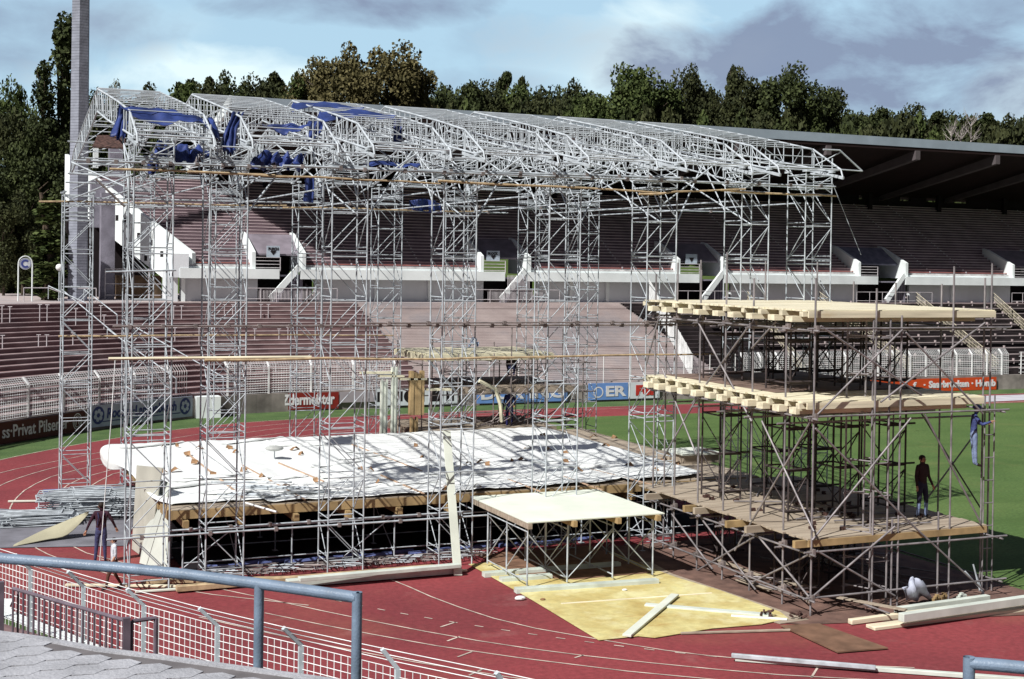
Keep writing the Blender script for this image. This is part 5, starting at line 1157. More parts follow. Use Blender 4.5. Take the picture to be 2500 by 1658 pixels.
DG = [(Lf, (1704, 786), (1835, 1029)), (Lf, (1832, 791), (1690, 985)), (Lf, (1700, 975), (1618, 1120)), (Lf, (1860, 1028), (1987, 1298)), (Lf, (1979, 1029), (1794, 1344)), (Lf, (1975, 1457), (1845, 1302)), (Lf, (1840, 1420), (1979, 1352)), (Lf, (1845, 1440), (1700, 1250)),
      (Lf, (1690, 1400), (1840, 1312)), (Lf, (1617, 900), (1700, 1110)), (Lf, (1610, 770), (1575, 900)), (Lf, (1895, 785), (1835, 850)), (Lf, (1740, 1390), (1640, 1255)),
      (Fr, (2004, 796), (2250, 965)), (Fr, (2212, 812), (2400, 1010)), (Fr, (1996, 1012), (2203, 805)), (Fr, (2150, 982), (2405, 788)), (Fr, (1983, 1319), (2224, 1021)), (Fr, (1991, 1046), (2226, 1281)), (Fr, (1979, 1461), (2185, 1285)), (Fr, (2226, 1281), (2400, 1440)), (Fr, (2258, 1012), (2396, 1280)), (Fr, (1995, 1345), (2185, 1455))]
for fn, a, b in DG: tb(fn(*a), fn(*b), 'diagonal_brace')
tb(PY(2260, 1222, 33), PY(2372, 1070, 33), 'diagonal_brace', STEELD); tb(PY(2250, 1010, 34), PY(2400, 1250, 34), 'diagonal_brace', STEELD)
# couplers
for y in PYS:
    for z in (.42, 1.58, 5.0, 7.22):
        m = MB(); m.box(20.36, 20.53, y-.07, y+.07, z-.06, z+.07); m.box(20.42, 20.50, y-.12, y+.02, z-.02, z+.13); m.build('coupler', STEELD, ds)
# narrow ladder tower in the front face
for x in (22.38, 22.92):
    tb((x, 28.2, .02), (x, 28.2, 7.5), 'post')
for x in (22.1, 22.7): tb((x, 28.9, .02), (x, 28.9, 7.5), 'post')
for z in (.45, 1.2, 1.9, 2.9, 3.75, 5.0, 6.0, 7.0):
    m = MB(); m.tube((22.3, 28.2, z), (23.0, 28.2, z), .022, 5); m.tube((22.05, 28.9, z), (22.75, 28.9, z), .022, 5); m.tube((22.38, 28.2, z+.06), (22.1, 28.9, z+.06), .02, 5); m.tube((22.92, 28.2, z+.06), (22.7, 28.9, z+.06), .02, 5)
    m.build('frame', TUB, ds)
# ladder at right corner
for x in (26.36, 26.70): tb((x, 28.45, .05), (x, 28.45, 5.4), 'ladder_stile', TUB, .022)
for k in range(8): tb((26.34, 28.45, .6+k*.62), (26.72, 28.45, .6+k*.62), 'rung', TUB, .015)
# inner frame towers: slender props, coloured dark for the shade of the upper decks
def inner(x, y, z0, z1, label):
    r = empty('frame_tower', (x, y, z0), label, 'frame tower', 'slender frame towers inside the deck scaffold'); P = [(x, y), (x+.62, y), (x+.62, y+1.15), (x, y+1.15)]
    for q in P: m = MB(); m.tube((*q, z0), (*q, z1), .03, 6); m.build('leg', STEELSH, r)
    k = 0; z = z0+.22
    while z < z1-.1:
        m = MB(); 
        for i in range(4): m.tube((*P[i], z), (*P[(i+1) % 4], z), .026, 5)
        m.tube((x-.2, y-.05, z+.05), (x+.9, y-.05, z+.05), .03, 5); m.build('frame', STEELSH, r)
        if z+1.1 < z1: m = MB(); m.tube((*P[0], z+.1), (*P[1], z+1.), .018, 5); m.tube((*P[3], z+1.), (*P[0], z+.1), .018, 5); m.tube((*P[1], z+1.), (*P[2], z+.1), .02, 5); m.build('bracing', STEELSH, r)
        z += 1.12; k += 1
k = 0
for y, ny in ((30.3, 'front'), (33.6, 'rear')):
    for j, x in enumerate((21.3, 23.0, 24.6)):
        for z0, z1, nz_ in ((1.96, 5.1, 'lower'), (5.45, 7.35, 'upper')):
            inner(x, y, z0, z1, 'dark slender frame tower on the %s deck, %s row, %s' % (nz_, ny, ('left', 'middle', 'right')[j])); k += 1
for j, (x, y) in enumerate(((21.2, 29.6), (23.2, 31.0), (25.0, 33.0), (21.6, 34.3))): inner(x, y, .02, 1.6, 'dark short frame tower on the ground under the lowest deck, %s' % lr(j, 4))
# decks
def deck(z, x0, x1, y0, y1, label, mt_, jo, nj, seed, dh=.34):
    rr = random.Random(seed); e = empty('timber_deck', ((x0+x1)/2, (y0+y1)/2, z-.3), label, 'deck', 'timber decks of the right scaffold'); m = MB(); n = int((y1-y0)/.24)
    for k in range(n):
        y = y0+k*(y1-y0)/n; a = rr.uniform(-.05, .08); m.box(x0-a, x1+rr.uniform(-.03, .05), y+.004, y+(y1-y0)/n-.004, z-.045, z+rr.uniform(-.004, .004))
    m.build('planks', mt_, e)
    if jo:
        for k in range(nj):
            y = y0+.1+k*(y1-y0-.2)/(nj-1); m = MB(); m.box(x0-rr.uniform(.02, .16), x1-.2, y-.05, y+.10, z-.052-dh*.45, z-.052); m.build('joist', WOOD, e)
        if jo > 1:
            for k in range(nj-1):
                y = y0+.1+(k+.5)*(y1-y0-.2)/(nj-1); m = MB(); m.box(x0-rr.uniform(.08, .22), x1-.3, y-.15, y+.15, z-.054-dh, z-.054-dh*.45); m.build('joist', WOOD, e)
    m = MB(); m.box(x0+.02, x1, y0-.05, y0-.004, z-.20, z-.03); m.build('edge_board', WOODY if jo < 1 else WOOD, e); return e
e1 = deck(1.95, 20.35, 26.15, 28.12, 36.9, 'lowest weathered plank deck of the right scaffold, with a standing man', WOODG, 0, 0, 1)
for k, y in enumerate((28.25, 30.3, 31.1, 33.1, 33.5, 35.6)):
    m = MB(); m.box(20.05-.1*(k % 3), 26.0, y-.06, y+.06, 1.72, 1.90); m.build('joist', WOODY if k % 2 == 0 else WOODG, e1)
deck(5.42, 20.3, 26.05, 28.2, 36.6, 'middle deck of the right scaffold with thick pale joist ends', WOOD, 2, 13, 2, .30)
deck(7.74, 20.3, 26.4, 28.2, 36.6, 'topmost new pine deck of the right scaffold', WOOD, 2, 10, 3, .27)
m = MB(); m.box(20.9, 25.9, 30.4, 36.3, 5.43, 5.445); m.build('deck_sheet', mat('brown_ply_sheet', (.20, .14, .115), .85, 0, .12, 1), label='brown sheet lying on the middle deck of the right scaffold', cat='sheet')
# timber ends on the topmost deck front
# clamps lying around on the decks
random.seed(21); CL = mat('rusty_clamp', (.11, .06, .05), .8, .2, .2, 9)
for i in range(30):
    x = random.uniform(20.8, 25.8); y = random.uniform(28.5, 35.5); m = MB()
    for k in range(3): dx_, dy_ = random.uniform(-.06, .06), random.uniform(-.06, .06); m.box(x+dx_-.04, x+dx_+.04, y+dy_-.03, y+dy_+.03, 1.955, 2.0+.02*k)
    m.tube((x-.07, y, 2.0), (x+.07, y+.03, 2.03), .02, 5); m.build('coupler_clamp', CL, label='rusty coupler clamp lying on the lowest deck', cat='clamp', group='clamps lying on the lowest deck')
for i in range(7):
    a = Vector((random.uniform(20.9, 23), random.uniform(28.6, 34), 2.0)); an = random.uniform(-.6, .9); l = random.uniform(1.2, 2.8); m = MB(); m.tube(a, a+Vector((cos(an)*l, sin(an)*l, .0)), .024, 6); m.build('loose_tube', TUB, label='brown loose tube lying on the lowest deck', cat='tube', group='loose tubes on the lowest deck')
for i in range(22):
    a = Vector((random.uniform(20.6, 25.5), random.uniform(28.3, 34.5), .06+.01*i)); an = random.uniform(-1.6, -.2); l = random.uniform(.8, 2.8); m = MB()
    if i % 3: m.tube(a, a+Vector((cos(an)*l, sin(an)*l, .0)), .024, 6); m.build('ground_tube', TUB, label='loose steel tube on the brown mat under the decks', cat='tube', group='loose tubes under the decks')
    else: m.beam(a, a+Vector((cos(an)*l, sin(an)*l, 0)), .18, .03); m.build('ground_plank', WOODG, label='loose worn plank on the brown mat under the decks', cat='plank', group='loose planks under the decks')
cloth([[G(2208, 1440, .55), G(2225, 1412, .8), G(2250, 1415, .75)], [G(2210, 1455, .3), G(2232, 1440, .55), G(2262, 1440, .4)], [G(2215, 1470, .05), G(2240, 1462, .1), G(2275, 1462, .05)]], 'white_bundle', 'bundled bluish white cloth on the ground under the decks', mat('blue_white_cloth', (.5, .54, .66), .7), 'cloth', .06, 4, 14, 10, .02)
for i, (x, y) in enumerate([(2288, 1462), (2305, 1458), (2348, 1458)]):
    c = G(x, y, .1); m = MB()
    for k in range(5): m.box(c.x-.05+k*.05-.1, c.x+k*.05-.06, c.y-.04, c.y+.04, .02, .12+.05*(k % 3))
    m.build('tool_pile', WOODY if i < 2 else BEAM, label='small pile of wooden pegs at the right scaffold foot, %s' % lr(i, 3), cat='pegs')
for i, (a, b) in enumerate([((2356, 1395), (2402, 1448)), ((2376, 1378), (2392, 1440)), ((2380, 1395), (2400, 1452))]):
    m = MB(); m.tube(PY(*a, 28.3), PY(*b, 28.2), .025, 6); m.build('propped_tube', STEEL, label='pale tube leaning at the right foot of the deck scaffold, %s' % lr(i, 3), cat='tube')
for i, (x, y) in enumerate([(1870, 1505), (1945, 1508), (2130, 1495), (2190, 1505)]):
    c = G(x, y, .05); m = MB()
    for k in range(7): q = c+Vector((random.uniform(-.15, .15), random.uniform(-.12, .12), .02*k)); m.tube(q, q+Vector((random.uniform(-.15, .15), random.uniform(-.1, .1), .05)), .03, 5)
    m.build('clamp_heap', CL, label='heap of dark clamps on the ground before the deck scaffold, %s' % lr(i, 4), cat='clamps')
# ================================================================== REAR DECK SCAFFOLD (behind stage)
rs = empty('deck_scaffold', (22, 56, 0), 'rear tube scaffold with decks standing behind the stage', 'scaffold'); random.seed(31)
for i, x in enumerate([18.6, 19.4, 20.2, 21.0, 21.8, 22.6, 23.4, 24.2, 25.0, 26.0]):
    for y in (52.3, 55.5, 60.0):
        if y > 53 and i % 2: continue
        m = MB(); m.tube((x, y, .02), (x, y, random.choice((5.0, 5.4, 6.1))), .028, 6); m.build('post', STEELD, rs)
for z in (1.6, 3.3, 4.55):
    for y in (52.25, 55.5, 60): m = MB(); m.tube((18.2, y, z), (26.6, y, z), .028, 6); m.build('ledger', STEELD, rs)
    for x in (18.5, 22, 26): m = MB(); m.tube((x, 52, z+.06), (x, 60.4, z+.06), .028, 6); m.build('ledger', STEELD, rs)
for k in range(16):
    x = 19+random.uniform(0, 5.5); z = random.choice((.3, 2.1, 3.4)); m = MB(); m.tube((x, 52.2, z), (x+random.choice((-1.3, 1.3)), 52.2, z+1.4), .022, 5); m.build('diagonal_brace', STEEL if k % 3 else STEELD, rs)
def rdeck(z, x0, x1, y0, y1, mt_, label, jn=10):
    e = empty('timber_deck', (x0, y0, z-.3), label, 'deck', 'timber decks of the rear scaffold'); m = MB()
    for k in range(20): y = y0+k*(y1-y0)/20; m.box(x0+random.uniform(-.06, .06), x1+random.uniform(-.1, .1), y+.004, y+(y1-y0)/20-.004, z-.05, z+random.uniform(-.005, .005))
    m.build('planks', mt_, e)
    for k in range(jn): y = y0+.1+k*(y1-y0-.2)/(jn-1); m = MB(); m.box(x0-.1, x1-.2, y-.06, y+.1, z-.3, z-.052); m.build('joist', mt_, e)
    m = MB(); m.box(x0, x1, y0-.05, y0-.004, z-.28, z-.04); m.build('edge_board', mt_, e)
CRM = mat('cream_pine', (.70, .66, .48), .7, 0, .06, 1)
rdeck(4.95, 19.1, 24.9, 53.0, 57.2, CRM, 'cream top deck of the rear scaffold'); rdeck(3.55, 20.6, 25.6, 52.4, 57.5, WOODG, 'small grey middle deck of the rear scaffold', 5); rdeck(1.9, 18.3, 24.6, 52.0, 56, WOODG, 'weathered low deck of the rear scaffold', 8)
for i, (x, y0, y1, w, d_, mt_, lab) in enumerate([(1014, 905, 1012, .62, .22, WOODY, 'upright orange brown timber stack on the rear low deck'), (933, 925, 1072, .3, .1, PLY, 'pale upright board left of the rear scaffold'), (958, 895, 1060, .26, .1, PLY, 'second pale upright board left of the rear scaffold'), (1008, 1018, 1060, .3, .2, WOODY, 'short brown timber block below the upright stack')]):
    a = PY(x, y1, 52.1); b = PY(x, y0, 52.1); m = MB()
    for k in range(4): m.box(a.x-w/2+k*w/4, a.x-w/2+(k+1)*w/4-.01, 51.85+.03*(k % 2), 51.9+d_, a.z, b.z-.06*(k % 3))
    m.build('upright_timber', mt_, label=lab, cat='timber')
for i, (x0, x1, y) in enumerate([(925, 985, 918), (975, 1040, 925), (1040, 1100, 951), (880, 960, 910)]):
    m = MB(); m.beam(PY(x0, y, 52), PY(x1, y, 52), .3, .08); m.build('cross_plank', CRM, label='pale plank lying across the upright timbers behind the stage, %s' % lr(i, 4), cat='plank')
for i in range(26):
    c = Vector((random.uniform(20.2, 25.8), random.uniform(52.2, 54), random.choice((1.95, 1.97, 3.6)))); an = random.uniform(-.9, .9); l = random.uniform(.5, 1.6); m = MB(); m.tube(c, c+Vector((cos(an)*l, sin(an)*.3, random.uniform(.0, .5))), .026, 5); m.build('jumbled_tube', STEELD, label='dark tube in the jumble on the rear scaffold decks', cat='tube', group='jumbled tubes on the rear decks')
m = MB(); a = PY(1208, 935, 52); m.path([PY(1170, 930, 52), PY(1210, 950, 52), PY(1222, 990, 52), PY(1225, 1030, 52)], .08, 6); m.build('crooked_post', CRM, label='crooked pale post hanging in the rear scaffold', cat='post')
# ================================================================== FOREGROUND: paving, rails, near fence, gate
PAV = mat('grey_paver', (.40, .41, .44), .85, 0, .08, 3, bump=.3, bs=40); grain(PAV, 60, .35)
PAVJ = mat('paver_joint', (.16, .15, .155), .95, 0, .1, 4)
edge = [(-6, 15.9), (-3, 13.1), (-1.2, 11.5)]+[(p.x, p.y) for p in [G(0, 1541, 6.2), G(110, 1556, 6.2), G(250, 1582, 6.2), G(420, 1603, 6.2), G(600, 1628, 6.2), G(830, 1659, 6.2)]]+[(3.6, 6.9), (5.2, 5.4), (8, 2.9)]
m = MB(); m.slab([(x, y, 6.19) for x, y in reversed(edge)]+[(-10, 8, 6.19), (-8, -4, 6.19), (3, -4, 6.19)], .25); m.build('upper_walkway', PAVJ, kind='structure')
def inside(x, y):
    for a, b in zip(edge, edge[1:]):
        if min(a[0], b[0]) <= x < max(a[0], b[0]):
            return y < a[1]+(b[1]-a[1])*(x-a[0])/(b[0]-a[0])-.14
    return False
m = MB(); e0 = Vector((edge[4][0], edge[4][1], 0)); ed = (Vector((*edge[8], 0))-Vector((*edge[3], 0))).normalized(); en = Vector((ed.y, -ed.x, 0)); hx, hy = .235, .185
for j in range(0, 26):
    for i in range(-16, 26):
        c = e0+ed*(i*hx+(hx/2 if j % 2 else 0))-en*(-.05)+en*(j*hy*.98+.06); 
        if not inside(c.x, c.y): continue
        w = hx/2-.003; h1, h2 = hy*.36, hy*.64
        sk = .03
        q = [c+ed*a_+en*b_ for a_, b_ in ((-w, -h1+sk), (0, -h2-sk*.2), (w, -h1-sk), (w, h1-sk), (0, h2-sk*.2), (-w, h1+sk))]
        dz = random.uniform(0, .0015); m.hexa([(p.x, p.y, 6.185) for p in reversed(q)], [(p.x, p.y, 6.196+dz) for p in reversed(q)])
for k in range(len(m.f)):
    pass
m.build('walkway_pavers', PAV, kind='structure')
m = MB(); oi = offset(edge, 0.0); on = offset(edge, -.06)
for a, b, c, d in zip(oi, oi[1:], on[1:], on): m.hexa([(*a, 5.9), (*b, 5.9), (*c, 5.9), (*d, 5.9)], [(*a, 6.205), (*b, 6.205), (*c, 6.205), (*d, 6.205)])
m.build('walkway_kerb', PAV, kind='structure')
fenL = [(-4, 41.4), (-1, 35.8), (1.98, 30.2), (7.05, 20.8), (11, 13.5), (17, 2.5)]
edL = [(-8, 18), (-4, 14), (.46, 9.93), (2.35, 8.06), (5.2, 5.3), (9, 2)]
m = MB(); P = []
for k in range(17):
    t = k/16*.93; r0 = [(a[0]+(b[0]-a[0])*t, a[1]+(b[1]-a[1])*t) for a, b in zip(edL, fenL)]; z = 5.55-4.65*k/16
    P.append([(x, y, z+.3) for x, y in r0]); P.append([(x, y, z) for x, y in r0])
m.grid(P[1:]); m.build('near_terrace', TERR, label='lower spectator steps dropping from the paved walkway to the near fence', cat='terrace')
RB = mat('blue_grey_rail_paint', (.17, .23, .31), .42, 0, .08, 6, bump=.12, bs=60, spec=.5)
rl = empty('walkway_railing', G(600, 1434, 5.6), 'thick blue grey tube railing crossing the lower left foreground', 'railing')
pts = [(-90, 1354), (0, 1363), (140, 1374), (300, 1387), (450, 1402), (600, 1421), (740, 1440), (872, 1459)]; rp = [G(x, y, 6.6) for x, y in pts]
def smoothtube(pts, r, n=20):
    m = MB(); P = []
    for i, p in enumerate(pts):
        a = pts[max(0, i-1)]; b = pts[min(len(pts)-1, i+1)]; d = (b-a).normalized(); u = d.cross(Vector((0, 0, 1))); 
        if u.length < .1: u = d.cross(Vector((0, 1, 0)))
        u.normalize(); w = d.cross(u); P.append([p+u*(cos(2*pi*k/n)*r)+w*(sin(2*pi*k/n)*r) for k in range(n+1)])
    m.grid(P); return m
smoothtube(rp, .038).build('top_tube', RB, rl, smooth=True)
for q in (G(633, 1426, 6.6), rp[-1]):
    smoothtube([q+Vector((0, 0, .0 if q is not rp[-1] else .036)), q-Vector((0, 0, 1.0))], .034).build('post', RB, rl, smooth=True)
r2 = empty('walkway_railing', G(2380, 1622, 5.6), 'corner of a second grey tube railing at the bottom right', 'railing')
q = [G(2366, 1619, 6.6), G(2430, 1624, 6.6), G(2560, 1636, 6.6)]; smoothtube(q, .036).build('top_tube', RB, r2, smooth=True)
smoothtube([q[0]+Vector((0, 0, .035)), q[0]-Vector((0, 0, .9))], .033).build('post', RB, r2, smooth=True)
nf_ = empty('near_fence', (1.98, 30.2, 0), 'white wire mesh fence with bent posts running across the lower left', 'fence', 'wire fences along the track')
bd = [G(74.7, 1390, 2.15), G(204, 1432, 2.15), G(351.6, 1478, 2.15), G(531, 1527, 2.15), G(735, 1575, 2.15), G(970.6, 1633, 2.15)]
tp = [G(54, 1380, 2.5), G(166, 1395, 2.5), G(310, 1438, 2.5), G(487, 1485, 2.5), G(692, 1533, 2.5), G(933, 1585, 2.5)]
tp[0] = bd[0]+(tp[1]-bd[1])
ds0 = bd[1]-bd[0]
bd = [bd[0]-ds0*2.0, bd[0]-ds0]+bd+[Vector((8.28, 19.05, 2.15)), Vector((9.5, 17.2, 2.15)), Vector((10.7, 15.3, 2.15))]
dt = tp[3]-bd[5]; tp = [bd[0]+dt, bd[1]+dt]+tp+[b+(G(1212, 1642, 2.5)-bd[8]) for b in bd[8:]]
PW = mat('white_post_paint', (.56, .64, .68), .5, 0, .06, 4)
for b, t in zip(bd, tp):
    m = MB(); m.beam((b.x, b.y, 0), b, .085, .085, up=(1, 0, 0)); m.beam(b-(t-b)*.06, t, .08, .07); m.build('post', PW, nf_)
m = MB(); nh = 16
for k in range(nh): m.path([Vector((b.x, b.y, .08+k*(2.15-.08)/(nh-1))) for b in bd], .0085, 4)
for f in (.33, .66, .98): m.path([b.lerp(t, f)+Vector((0, 0, .02)) for b, t in zip(bd, tp)], .009, 4)
for a, b, ta, tb_ in zip(bd, bd[1:], tp, tp[1:]):
    n = int((b-a).length/.15)
    for k in range(n): p = a.lerp(b, k/n); t = ta.lerp(tb_, k/n); m.tube((p.x, p.y, .05), p, .0075, 3); 
m.build('wire_mesh', WIREW, nf_)
GT = mat('dark_gate_paint', (.16, .13, .16), .5, 0, .1, 4)
gt = empty('picket_gate', G(100, 1470, 3.6), 'dark grey picket railing at the left below the blue rail', 'railing')
a = G(32, 1437, 3.68); b = G(303, 1514, 3.68); m = MB(); m.tube(a, b, .03, 8); m.build('top_rail', GT, gt)
m = MB(); m.beam(G(2, 1420, 3.85)-Vector((0, 0, 1.4)), G(2, 1420, 3.85), .1, .1, up=(1, 0, 0)); m.beam(G(309, 1508, 3.75)-Vector((0, 0, 1.4)), G(309, 1508, 3.75), .1, .1, up=(1, 0, 0)); m.build('post', GT, gt)
for k in range(21):
    p = a.lerp(b, k/20.); m = MB(); m.tube(p, p-Vector((0, 0, 1.1)), .017, 6); m.build('picket', GT, gt)
g2 = empty('short_rail', G(350, 1512, 3.6), 'short low grey rail right of the dark picket railing', 'railing'); m = MB(); c = G(322, 1517, 3.68); d = G(381, 1509, 3.68)
m.tube(c, d, .03, 7); m.tube(d, d-Vector((0, 0, 1.1)), .035, 7); m.tube(c, c-Vector((0, 0, 1.1)), .025, 7); m.build('rail', GT, g2)
# ================================================================== PEOPLE
SKIN = mat('skin', (.42, .22, .14), .6, 0, .05, 5); HAIR = mat('dark_hair', (.02, .012, .008), .7, 0, .1, 9)
def person(loc, rz, hgt, pose, mats, label, extra=None, hair=True):
    """pose: dict of joint -> (x,y,z) for a 1.75 m figure facing +Y ; mats: dict part -> material"""
    s = hgt/1.75
    J = dict(pelvis=(0, 0, .93), waist=(0, 0, 1.08), chest=(0, 0, 1.30), neck=(0, .0, 1.47), head=(0, .01, 1.60), crown=(0, 0, 1.68),
             sl=(-.17, 0, 1.42), el=(-.23, 0, 1.14), wl=(-.26, .06, .90), sr=(.17, 0, 1.42), er=(.23, 0, 1.14), wr=(.26, .06, .90),
             hl=(-.09, 0, .90), kl=(-.10, .02, .49), al=(-.10, -.01, .09), tl=(-.11, .16, .035), hr=(.09, 0, .90), kr=(.10, .02, .49), ar=(.10, -.01, .09), tr=(.11, .16, .035))
    J.update(pose)
    Rr = dict(pelvis=.135, waist=.115, chest=.145, neck=.055, head=.088, crown=.06, sl=.065, el=.045, wl=.03, sr=.065, er=.045, wr=.03, hl=.095, kl=.062, al=.042, tl=.036, hr=.095, kr=.062, ar=.042, tr=.036)
    E = [('pelvis', 'waist', 'top'), ('waist', 'chest', 'top'), ('chest', 'neck', 'top'), ('neck', 'head', 'skin'), ('head', 'crown', 'skin'),
         ('chest', 'sl', 'top'), ('sl', 'el', 'sleeve'), ('el', 'wl', 'fore'), ('chest', 'sr', 'top'), ('sr', 'er', 'sleeve'), ('er', 'wr', 'fore'),
         ('pelvis', 'hl', 'legs'), ('hl', 'kl', 'legs'), ('kl', 'al', 'shin'), ('al', 'tl', 'shoe'), ('pelvis', 'hr', 'legs'), ('hr', 'kr', 'legs'), ('kr', 'ar', 'shin'), ('ar', 'tr', 'shoe')]
    for sd_ in 'lr':                      # hands: palm and five fingers
        w = Vector(J['w'+sd_]); e = Vector(J['e'+sd_]); d = (w-e).normalized(); side = d.cross(Vector((0, 1, 0)) if abs(d.y) < .8 else Vector((0, 0, 1))).normalized(); cur = side.cross(d)*(-1)
        pm = w+d*.075; J['p'+sd_] = tuple(pm); Rr['p'+sd_] = .028; E.append(('w'+sd_, 'p'+sd_, 'skin'))
        for f, (o, l) in enumerate(((-.028, .062), (-.010, .075), (.010, .07), (.027, .055))):
            a = pm+d*.02+side*o; b = a+d*l*.5+cur*.008; c = b+d*l*.35+cur*.03
            for nme, q, r_ in ((f'{sd_}f{f}a', a, .010), (f'{sd_}f{f}b', b, .009), (f'{sd_}f{f}c', c, .007)): J[nme] = tuple(q); Rr[nme] = r_
            E += [('p'+sd_, f'{sd_}f{f}a', 'skin'), (f'{sd_}f{f}a', f'{sd_}f{f}b', 'skin'), (f'{sd_}f{f}b', f'{sd_}f{f}c', 'skin')]
        a = w+d*.03+cur*.02; b = a+cur*.03+d*.03; J[sd_+'ta'] = tuple(a+cur*.012); J[sd_+'tb'] = tuple(b); Rr[sd_+'ta'] = .011; Rr[sd_+'tb'] = .009; E += [('w'+sd_, sd_+'ta', 'skin'), (sd_+'ta', sd_+'tb', 'skin')]
    names = list(J); idx = {n: i for i, n in enumerate(names)}
    me = bpy.data.meshes.new('person'); me.from_pydata([J[n] for n in names], [(idx[a], idx[b]) for a, b, _ in E], [])
    o = bpy.data.objects.new('person', me); COL.objects.link(o); sk = o.modifiers.new('skin', 'SKIN'); sk.use_smooth_shade = True
    for i, n in enumerate(names):
        v = me.skin_vertices[0].data[i]; r_ = Rr[n]; v.radius = (r_*(1.25 if n in ('pelvis', 'waist', 'chest') else 1), r_*(.8 if n in ('pelvis', 'waist', 'chest') else 1)); v.use_root = n == 'pelvis'
    sb = o.modifiers.new('sub', 'SUBSURF'); sb.levels = 2; sb.render_levels = 2
    dg = bpy.context.evaluated_depsgraph_get(); nm = bpy.data.meshes.new_from_object(o.evaluated_get(dg)); bpy.data.objects.remove(o)
    keys = ['skin', 'top', 'sleeve', 'fore', 'legs', 'shin', 'shoe']; nm.materials.clear()
    for k in keys: nm.materials.append(mats.get(k) or {'sleeve': mats['top'], 'fore': mats['top'], 'shin': mats['legs'], 'skin': SKIN, 'shoe': HAIR}[k])
    V = {n: Vector(J[n]) for n in names}
    for p in nm.polygons:
        c = p.center; best = 1e9
        for a, b, mk in E:
            A, B = V[a], V[b]; d = B-A; t = max(0, min(1, (c-A).dot(d)/d.length_squared)); e = (c-(A+d*t)).length/(Rr[a]+.03)
            if e < best: best = e; bk = mk
        p.material_index = keys.index(bk); p.use_smooth = True
    for v in nm.vertices: v.co *= s
    body = bpy.data.objects.new('person', nm); COL.objects.link(body); body.location = loc; body.rotation_euler.z = rz; ORG[body.name] = Vector((0, 0, 0)); tag(body, label, 'person')
    h = V['head']*s
    def part(name, m, mt_, smooth=True):
        m2 = bpy.data.meshes.new(name); m2.from_pydata(m.v, [], m.f); m2.materials.append(mt_)
        if smooth: m2.polygons.foreach_set('use_smooth', [True]*len(m2.polygons))
        q = bpy.data.objects.new(name, m2); COL.objects.link(q); q.parent = body; return q
    if hair:
        m = MB(); sphere(m, (h.x, h.y-.016*s, h.z+.035*s), .096*s, 14, 9, (.95, 1.02, .95)); m.v = [v if not (v[1] > h.y+.04*s and v[2] < h.z+.06*s) else (v[0], h.y+.035*s, v[2]) for v in m.v]; part('hair', m, HAIR)
    m = MB(); sphere(m, (h.x, h.y+.095*s, h.z-.012*s), .014*s, 8, 5, (.8, 1.2, 1.5)); part('nose', m, SKIN)
    m = MB()
    for sx in (-.034, .034): sphere(m, (h.x+sx*s, h.y+.083*s, h.z+.012*s), .010*s, 6, 4)
    part('eyes', m, HAIR)
    m = MB(); m.box(h.x-.022*s, h.x+.022*s, h.y+.078*s, h.y+.088*s, h.z-.052*s, h.z-.045*s); part('mouth', m, mat('lip', (.25, .08, .06)), False)
    for sx in (-.09, .09): m = MB(); sphere(m, (h.x+sx*s, h.y+.0*s, h.z-.005*s), .022*s, 8, 5, (.5, .8, 1.3)); part('ear', m, SKIN)
    if extra: extra(part, s, V)
    return body
def face(dx_, dy_): return atan2(dy_, dx_)-pi/2
cl = lambda n, c, **k: mat(n, c, .85, 0, .12, 6, bump=.4, bs=18, **k)
MAROON = cl('dark_maroon_shirt', (.045, .015, .028)); OVER = cl('blue_overalls', (.05, .055, .13)); JEANS = cl('light_jeans', (.20, .26, .42)); DARKJ = cl('dark_jeans', (.03, .03, .06)); TSH = cl('white_tshirt', (.62, .66, .72)); BRT = cl('brown_trousers', (.10, .045, .03)); BLSH = cl('blue_checked_shirt', (.06, .08, .22)); DKSH = cl('dark_brown_jacket', (.045, .022, .024)); LBL = cl('pale_blue_shirt', (.35, .42, .55))
away = face(F0.x, F0.y); rt = face(R0.x, R0.y); lt = face(-R0.x, -R0.y); tow = face(-F0.x, -F0.y)
def straps(part, s, V):
    m = MB()
    for sx in (-.09, .09): m.beam(Vector((sx, -.11, 1.08))*s, Vector((sx*.6, -.13, 1.30))*s, .035*s, .012*s); m.beam(Vector((sx*.6, -.13, 1.30))*s, Vector((sx, -.07, 1.44))*s, .035*s, .012*s)
    part('overall_straps', m, OVER, False)
p = G(246, 1374); person(p, away+.15, 1.78, dict(wl=(-.40, -.02, .93), el=(-.30, -.04, 1.17), wr=(.38, .10, .99), er=(.30, 0, 1.20), kl=(-.12, 0, .49), al=(-.15, -.03, .09), tl=(-.18, .13, .035), ar=(.12, .02, .09), head=(.0, .03, 1.60)), dict(top=MAROON, legs=OVER, fore=MAROON), 'man in dark shirt and blue overalls seen from behind by the steel pile', straps)
p = G(277, 1440); person(p, lt+.5, 1.43, dict(al=(-.10, .26, .09), kl=(-.10, .20, .50), tl=(-.11, .42, .05), ar=(.10, -.28, .12), kr=(.10, -.06, .50), tr=(.11, -.14, .05), wl=(-.24, .14, .92), wr=(.22, -.14, .92), er=(.22, -.06, 1.16), head=(-.02, .02, 1.58)), dict(top=TSH, legs=BRT, fore=SKIN), 'child in white t-shirt and brown trousers walking by the front tower')
p = Vector((24.85, 29.75, 1.955)); p = G(2250, 1266, 1.955); person(p, tow+.5, 1.78, dict(wl=(-.27, .10, .93), wr=(.27, .08, .92), al=(-.15, .0, .09), tl=(-.19, .15, .035), kl=(-.13, .03, .49), ar=(.15, 0, .09), tr=(.20, .15, .035), kr=(.13, .03, .49), head=(.02, .02, 1.60)), dict(top=DKSH, legs=DARKJ, shin=JEANS), 'dark clothed man standing on the lowest deck of the right scaffold')
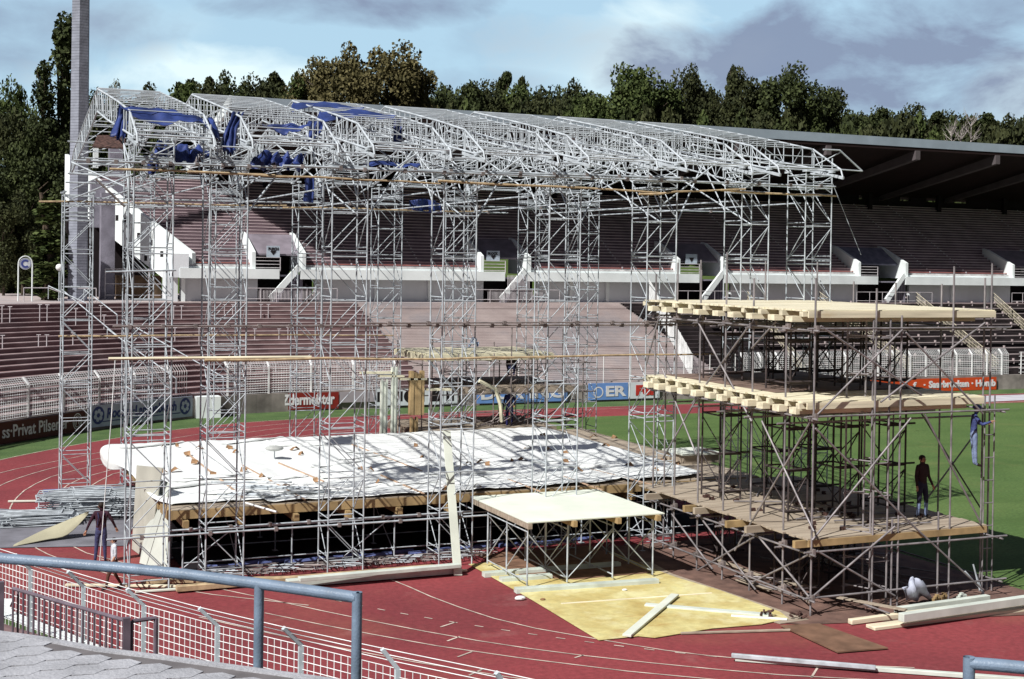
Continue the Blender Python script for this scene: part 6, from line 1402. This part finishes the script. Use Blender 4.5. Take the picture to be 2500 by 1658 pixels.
def helmet(part, s, V):
    h = V['head']*s; m = MB(); sphere(m, (h.x, h.y-.004, h.z+.055*s), .118*s, 16, 10, (1, 1.1, .85)); m.v = [(v[0], v[1], max(v[2], h.z+.035*s)) for v in m.v]; part('helmet', m, mat('blue_helmet_shell', (.04, .05, .22), .25, spec=.7)); m = MB(); m.hexa([(h.x-.08*s, h.y+.10*s, h.z+.035*s), (h.x+.08*s, h.y+.10*s, h.z+.035*s), (h.x+.05*s, h.y+.17*s, h.z+.028*s), (h.x-.05*s, h.y+.17*s, h.z+.028*s)], [(h.x-.08*s, h.y+.10*s, h.z+.045*s), (h.x+.08*s, h.y+.10*s, h.z+.045*s), (h.x+.05*s, h.y+.17*s, h.z+.036*s), (h.x-.05*s, h.y+.17*s, h.z+.036*s)]); part('helmet_peak', m, mat('blue_helmet_shell', (.04, .05, .22)), False)
p = PY(2376, 1140, 28.4); person(p, rt-.1, 1.70, dict(wl=(-.14, .40, 1.22), el=(-.22, .18, 1.18), wr=(.14, .40, 1.28), er=(.22, .17, 1.20), head=(0, .08, 1.60), crown=(0, .08, 1.68), neck=(0, .03, 1.47), al=(-.10, .04, .09), tl=(-.10, .20, .05), ar=(.10, .05, .09), tr=(.10, .20, .05)), dict(top=BLSH, legs=JEANS), 'man in blue helmet, checked shirt and jeans standing on the right ladder', helmet, hair=False)
CRO = dict(pelvis=(0, -.1, .42), waist=(0, 0, .54), chest=(0, .18, .66), neck=(0, .30, .76), head=(0, .38, .84), crown=(0, .42, .91), sl=(-.17, .24, .70), sr=(.17, .24, .70), el=(-.2, .40, .45), er=(.2, .40, .45), wl=(-.16, .55, .25), wr=(.16, .55, .25), hl=(-.09, -.1, .40), hr=(.09, -.1, .40), kl=(-.13, .25, .45), kr=(.13, .25, .40), al=(-.12, .02, .09), ar=(.12, .0, .09), tl=(-.12, .17, .04), tr=(.12, .16, .04))
p = PY(1248, 918, 53.2); person(p, away, 1.74, CRO, dict(top=DKSH, legs=OVER), 'worker crouching on the rear middle deck just under the cream top deck')
p = PY(1243, 1048, 52.6); person(p, tow, 1.76, dict(wl=(-.2, .25, 1.05)), dict(top=cl('navy_jacket', (.02, .02, .09)), legs=cl('navy_trousers', (.03, .03, .14))), 'worker in navy clothes on the rear scaffold low deck')
cloth([[PY(1145, 838, 53.6), PY(1156, 828, 53.6), PY(1166, 836, 53.6)], [PY(1143, 846, 53.3), PY(1156, 842, 53.3), PY(1168, 846, 53.3)]], 'blue_cloth_bundle', 'small crumpled pale blue cloth on the rear top deck', LBL, 'cloth', .08, 3, 10, 6, .02)
m = MB(); m.path([PY(243, 1378, 38.6), PY(257, 1200, 38.6), PY(272, 1020, 38.6), PY(281, 880, 38.6)], .014, 5); m.build('pull_rope', WIREW, label='thin pale rope hanging beside the man in overalls', cat='rope')
m = MB(); m.slab([(18.95, 33.5, .045), (18.95, 37.4, .045), (15.1, 37.4, .045), (15.3, 34.3, .045), (16.5, 33.5, .045)], .01); fixup(m); m.build('ground_boards', BRB, label='dark brown boards on the ground under the small platform', cat='boards')
